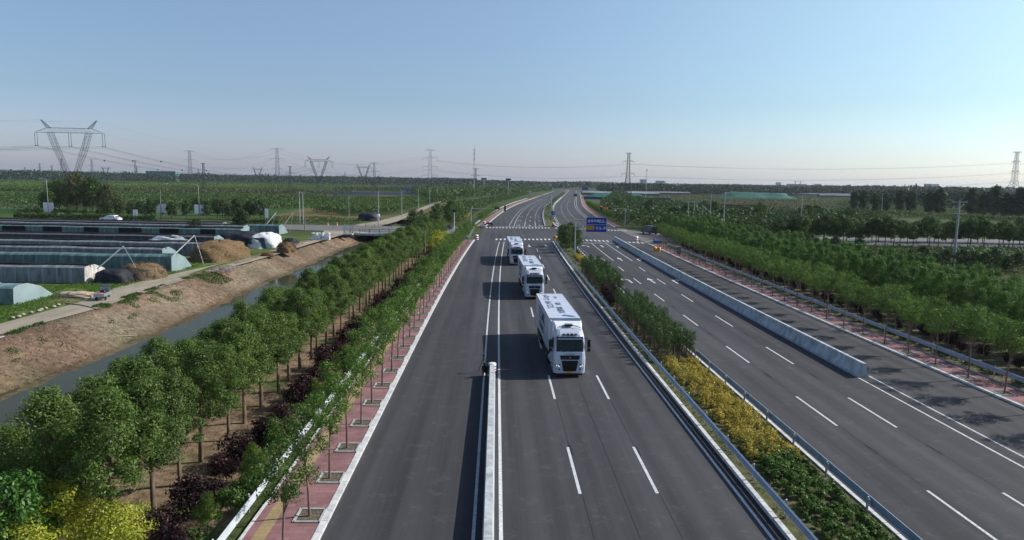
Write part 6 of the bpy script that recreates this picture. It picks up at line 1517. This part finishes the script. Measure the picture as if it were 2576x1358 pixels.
car('parked_car', 'dark car among white posts near the end of the bridge', -15.8, 215.5, R(95), mat('car_paint2', (0.03, 0.035, 0.04), .3, spec=.6), 4.4)
car('distant_truck', 'small dark truck on the far right carriageway', 31+cy(760), 760, 0.1, mat('car_paint3', (0.03, 0.035, 0.05), .5), 7, 2.4, 3.2, True)
# cargo tricycle with rider
tr = empty('cargo_tricycle', (-47.6, 84.6, .03), R(8), 'small silver three-wheeled cargo truck with pink and black bundles on the dirt road', 'cargo tricycle')
MB().box((0, -.7, .62), (1.35, 2.1, .08)).build('load_bed', M_STEEL, tr)
for s in (-1, 1): MB().box((s*.68, -.7, .86), (.04, 2.1, .42)).build('side_board', M_STEEL, tr)
MB().box((0, -1.76, .84), (1.35, .04, .40)).build('tail_board', M_STEEL, tr)
MB().box((0, .4, 1.25), (1.25, .05, .9)).build('cab_back', M_STEEL, tr)
mb = MB(); mb.loft([[(-.6, .45, .45), (.6, .45, .45), (.35, 1.9, .5), (-.35, 1.9, .5)], [(-.6, .45, .8), (.6, .45, .8), (.35, 1.7, .95), (-.35, 1.7, .95)]]); mb.build('front_body', M_STEEL, tr)
mb = MB(); mb.box((0, .95, 1.86), (1.2, 1.25, .06)); 
for s in (-1, 1): mb.tube([(s*.55, 1.5, .9), (s*.55, 1.4, 1.84)], .03, 5)
mb.build('canopy', mat('canopy', (0.07, 0.07, 0.09), .7), tr)
for p in ((-.6, -1.0), (.6, -1.0)): MB().tube([(p[0]-.06, p[1], .28), (p[0]+.06, p[1], .28)], .28, 12).build('wheel', M_RUBBER, tr)
MB().tube([(-.06, 1.75, .27), (.06, 1.75, .27)], .27, 12).build('wheel', M_RUBBER, tr)
tr.scale = (.85,)*3
b1 = mound('cargo_bundle', 'pink bundle lying in the bed of the cargo tricycle', 'bundle', -47.5, 83.7, .4, .45, .35, mat('pink_cloth', (0.55, 0.14, 0.17), .8), 20, 2.3, z=.58)
b1 = mound('cargo_bundle', 'black bundle behind the canopy of the cargo tricycle', 'bundle', -47.55, 84.4, .4, .3, .6, M_BLACK, 21, 2.3, z=.58)

# tripod camera near the divider end
tp = empty('tripod', (-0.85, 53.6, 0), 0, 'black tripod with a camera beside the end of the near concrete divider', 'tripod')
for a in (0.5, 2.6, 4.7): MB().tube([(0, 0, 1.25), (.5*math.cos(a), .5*math.sin(a), 0)], .022, 5).build('leg', M_BLACK, tp)
MB().box((0, 0, 1.42), (.16, .24, .16)).build('camera_body', M_BLACK, tp); MB().tube([(0, 0, 1.2), (0, 0, 1.36)], .03, 6).build('head', M_BLACK, tp)
# crouching person beside the divider end
def crouch():
    root = empty('person', (-.72, 52.5, 0), 0, 'person in black crouching behind the end of the near concrete divider', 'person')
    V_ = [(0, .1, .32), (0, 0, .55), (0, -.12, .82), (0, -.17, .92), (0, -.2, 1.0), (0, -.22, 1.08), (-.2, -.12, .8), (-.22, -.3, .6), (-.1, -.42, .5), (.2, -.12, .8), (.22, -.3, .6), (.1, -.42, .5), (-.13, -.22, .5), (-.14, .0, .1), (-.14, -.14, .04), (.13, -.22, .5), (.14, .0, .1), (.14, -.14, .04)]
    E_ = [(0, 1), (1, 2), (2, 3), (3, 4), (4, 5), (2, 6), (6, 7), (7, 8), (2, 9), (9, 10), (10, 11), (0, 12), (12, 13), (13, 14), (0, 15), (15, 16), (16, 17)]
    skinned('body', V_, E_, [.16, .17, .17, .07, .1, .09, .08, .06, .05, .08, .06, .05, .1, .06, .05, .1, .06, .05], DK, root)
    MB().lathe([(.11, 0), (.115, .06), (.08, .13), (0, .15)], 12, (0, -.2, 1.02)).build('hair', HAIR, root)
crouch()

# ------------------------------------------------------------------ buildings and far structures
def building(label, x, y, w_, d, h, wallm, floors=3, bays=6, roofm=None, name='building', rz=0.0, cat='building'):
    root = empty(name, (x, y, 0), rz, label, cat)
    MB().box((0, 0, h/2), (w_, d, h)).build('wall', wallm, root)
    MB().box((0, 0, h+.3), (w_*1.02, d*1.02, .6)).build('roof', roofm or M_CONC, root)
    fh = h/floors; wm = mat('window_dark', (0.05, 0.06, 0.08), .3)
    for f in range(floors):
        b_ = MB()
        for k in range(bays): b_.box((-w_/2+(k+.5)*w_/bays, -d/2-.03, (f+.55)*fh), (w_/bays*.55, .1, fh*.5))
        b_.build('window_row', wm, root)
    return root
WB = mat('far_wall', (0.55, 0.56, 0.6), .8, var=.05, scale=.05); WBL = mat('far_wall_blue', (0.30, 0.35, 0.42), .8, var=.05, scale=.05); BR = mat('blue_roof', (0.03, 0.13, 0.42), .5, var=.1)
for i, (px, Y_, w_, h, lab) in enumerate(((1617, 2600, 21, 31, 'grey block of flats right of the dark lattice pylon'), (1660, 3000, 36, 29, 'broad pale building on the skyline right of the thin steel pole'), (1957, 3200, 17, 32, 'narrow pale tower block left of the cranes'),
        (2003, 3000, 82, 25, 'wide grey building under two cranes on the skyline'), (2055, 3100, 24, 27, 'small grey tower right of the building with cranes'), (2332, 2700, 18, 33, 'left one of the two grey twin tower blocks'), (2351, 2700, 18, 32.5, 'right one of the two grey twin tower blocks'),
        (2388, 2750, 36, 22, 'low wide grey building right of the twin tower blocks'), (2462, 2800, 10, 20, 'tiny low block near the right end of the skyline'), (2538, 2300, 70, 22, 'hill-like dark block under the pale right pylon'))):
    building(lab, *PX(px, Y_), w_, 20, h, WBL if i % 2 else WB, 6, 6)
for i, px in enumerate((1999, 2012)):
    c_ = empty('tower_crane', (*PX(px, 2950), 0), 0, ('left' if i == 0 else 'right')+' tower crane above the wide grey building', 'crane')
    mb = MB(); lattice(mb, (0, 0, 0), (0, 0, 38), 1.0, 1.0, 12, .2); mb.build('mast', M_PYLON, c_); MB().box((5, 0, 36), (24, .8, .8)).build('jib', M_PYLON, c_)
building('white and blue building with a bright blue roof beyond the left plantations', *PX(1040, 900), 15, 8, 6.5, WB, 2, 4, BR)
sh_ = building('long low shed with a bright blue roof beyond the left plantations', *PX(1052, 890), 44, 8, 2.6, WB, 1, 8, BR)
building('long white hall with a pale roof beyond the far road, left', *PX(1360, 1700), 27, 10, 9, WB, 1, 8)
building('low white building left of the far road', *PX(1331, 860), 6, 5, 3.5, M_WHITE, 1, 4)
building('small white house roof right of the long white hall', *PX(1387, 1720), 10, 8, 9, WB, 1, 3)
building('green-glazed office block on the left skyline', *PX(410, 1700), 70, 20, 26, mat('green_glass', (0.10, 0.22, 0.20), .5), 5, 8)
for i, (px, Y_, w_, h) in enumerate(((890, 3200, 60, 26), (915, 3300, 50, 30), (860, 3100, 80, 22), (1000, 3400, 90, 24), (1130, 3200, 60, 22))):
    building(f"very distant pale block on the left skyline, {ordw(i+1)} in the hazy cluster", *PX(px, Y_), w_, 20, h, WB, 4, 5)
for i, (px, Y_, w_) in enumerate(((1560, 900, 100), (1700, 1150, 140), (1830, 1150, 120), (1960, 1250, 150), (2080, 1150, 120), (1640, 1010, 110), (1900, 1010, 90), (2110, 1010, 60))):
    s_ = empty('farm_shed', (*PX(px, Y_), 0), 0, f"long low farm shed with a pale roof beyond the bare field, {ordw(i+1)} of the group", 'shed', 'farm sheds beyond the bare field')
    MB().box((0, 0, 1.4), (w_, 9, 2.8)).build('wall', mat('shed_wall', (0.12, 0.13, 0.15), .8), s_)
    mb = MB(); mb.add([(-w_/2, -5.5, 2.8), (w_/2, -5.5, 2.8), (w_/2, 0, 4.6), (-w_/2, 0, 4.6), (w_/2, 5.5, 2.8), (-w_/2, 5.5, 2.8)], [(0, 1, 2, 3), (3, 2, 4, 5)]); mb.build('roof', mat('shed_roof%d' % (i % 3), ((0.24, 0.26, 0.3), (0.12, 0.13, 0.16), (0.18, 0.17, 0.18))[i % 3], .5, var=.2, scale=.1), s_)
def netting(label, pts_, h, col, seed):
    pg = [(p[0], p[1]) for p in pts_]; A = np.array(pg); c = A.mean(0)
    root = empty('netted_mound', (0, 0, 0), 0, label, 'covered earth mound')
    n = 60; m_ = 16; (x0, y0_), (x1_, y1_) = A.min(0), A.max(0)
    gx_, gy_ = np.meshgrid(np.linspace(x0, x1_, n), np.linspace(y0_, y1_, m_))
    u = (gx_-x0)/(x1_-x0); v = (gy_-y0_)/(y1_-y0_)
    zz = h*np.clip(np.minimum(u, 1-u)*6, 0, 1)*np.clip(np.minimum(v, 1-v)*3, 0, 1)*(.5+.8*vnoise(gx_, gy_, .06, seed))
    ii_ = (np.arange(m_-1)[:, None]*n+np.arange(n-1)).ravel()
    np_mesh('net_surface', np.stack([gx_, gy_, zz], -1).reshape(-1, 3), np.stack([ii_, ii_+1, ii_+1+n, ii_+n], 1), mat('green_net', col, .8, var=.3, scale=.2), root)
    return root
netting('long mound under bright green netting behind a blue hoarding, right of the far road', [(84, 655), (150, 720)], 4.5, (0.012, 0.10, 0.075), 3)
fw = empty('site_hoarding', (0, 0, 0), 0, 'long dark blue site hoarding below the green netting', 'hoarding')
MB().box(((84+160)/2, 648, 1.2), (82, .3, 2.4)).build('panel', mat('hoarding_blue', (0.02, 0.06, 0.16), .6), fw)
netting('smaller mound under green netting in front of the farm sheds', [(262, 810), (360, 850)], 7, (0.012, 0.09, 0.07), 5)
bw = empty('brick_wall', (0, 0, 0), 0, 'long low dark brick wall at the near edge of the bare field', 'wall')
mb = MB(); p0_, p1_ = PX(1685, 438), PX(1925, 447)
mb.add([(p0_[0], p0_[1], 0), (p1_[0], p1_[1], 0), (p1_[0], p1_[1], 2.6), (p0_[0], p0_[1], 3.6), (p0_[0], p0_[1]+.5, 0), (p1_[0], p1_[1]+.5, 0), (p1_[0], p1_[1]+.5, 2.6), (p0_[0], p0_[1]+.5, 3.6)], [(0, 1, 2, 3), (5, 4, 7, 6), (3, 2, 6, 7), (1, 5, 6, 2), (4, 0, 3, 7)]); mb.build('wall_face', M_BRICKW, bw)
hp_ = empty('hoop_frame', (86, 140, 0), 0, 'thin grey hoops and wires over the low plot on the right', 'wire fence')
for k in range(9):
    MB().tube([(6+k*3.2, 0, 0), (6+k*3.2, .1, 2.2), (6+k*3.2, .8, 3.0), (6+k*3.2, 2, 3.2)], .05, 4).build('hoop', M_POLE, hp_)
mb = MB()
for z in (1.0, 2.0): mb.tube([(0, 0, z), (34, 0, z)], .035, 4)
mb.build('wire', M_POLE, hp_)
cn = None
for i, x in enumerate((-57.5, -52.5)):
    o = MB().lathe([(.28, 0), (.28, .03), (.14, .05), (.05, .72), (0, .73)], 10).build('traffic_cone', mat('cone', (0.7, 0.25, 0.15), .5), None); o.location = (atY((1300, 1330)[i]*0.0+(1425/1.59, 1460/1.59)[i]*0+(825, 848)[i], 226.5), 226.5, 0); o.scale = (1.5, 1.5, 1.5)
    tag(o, ('left' if i == 0 else 'right')+' orange traffic cone at the far kerb of the cross road', 'traffic cone')

# ------------------------------------------------------------------ air
hzm = bpy.data.materials.new('haze_air'); hzm.use_nodes = True; t = hzm.node_tree; t.nodes.clear()
o_ = t.nodes.new('ShaderNodeOutputMaterial'); pv = t.nodes.new('ShaderNodeVolumePrincipled'); pv.inputs['Color'].default_value = (0.82, 0.88, 1.0, 1)
pv.inputs['Density'].default_value = HAZE; pv.inputs['Anisotropy'].default_value = 0.25
t.links.new(pv.outputs[0], o_.inputs['Volume'])
hb_ = MB().box((0, 0, 37.5), (19000, 19000, 85)).build('haze', hzm, None); hb_['kind'] = 'stuff'
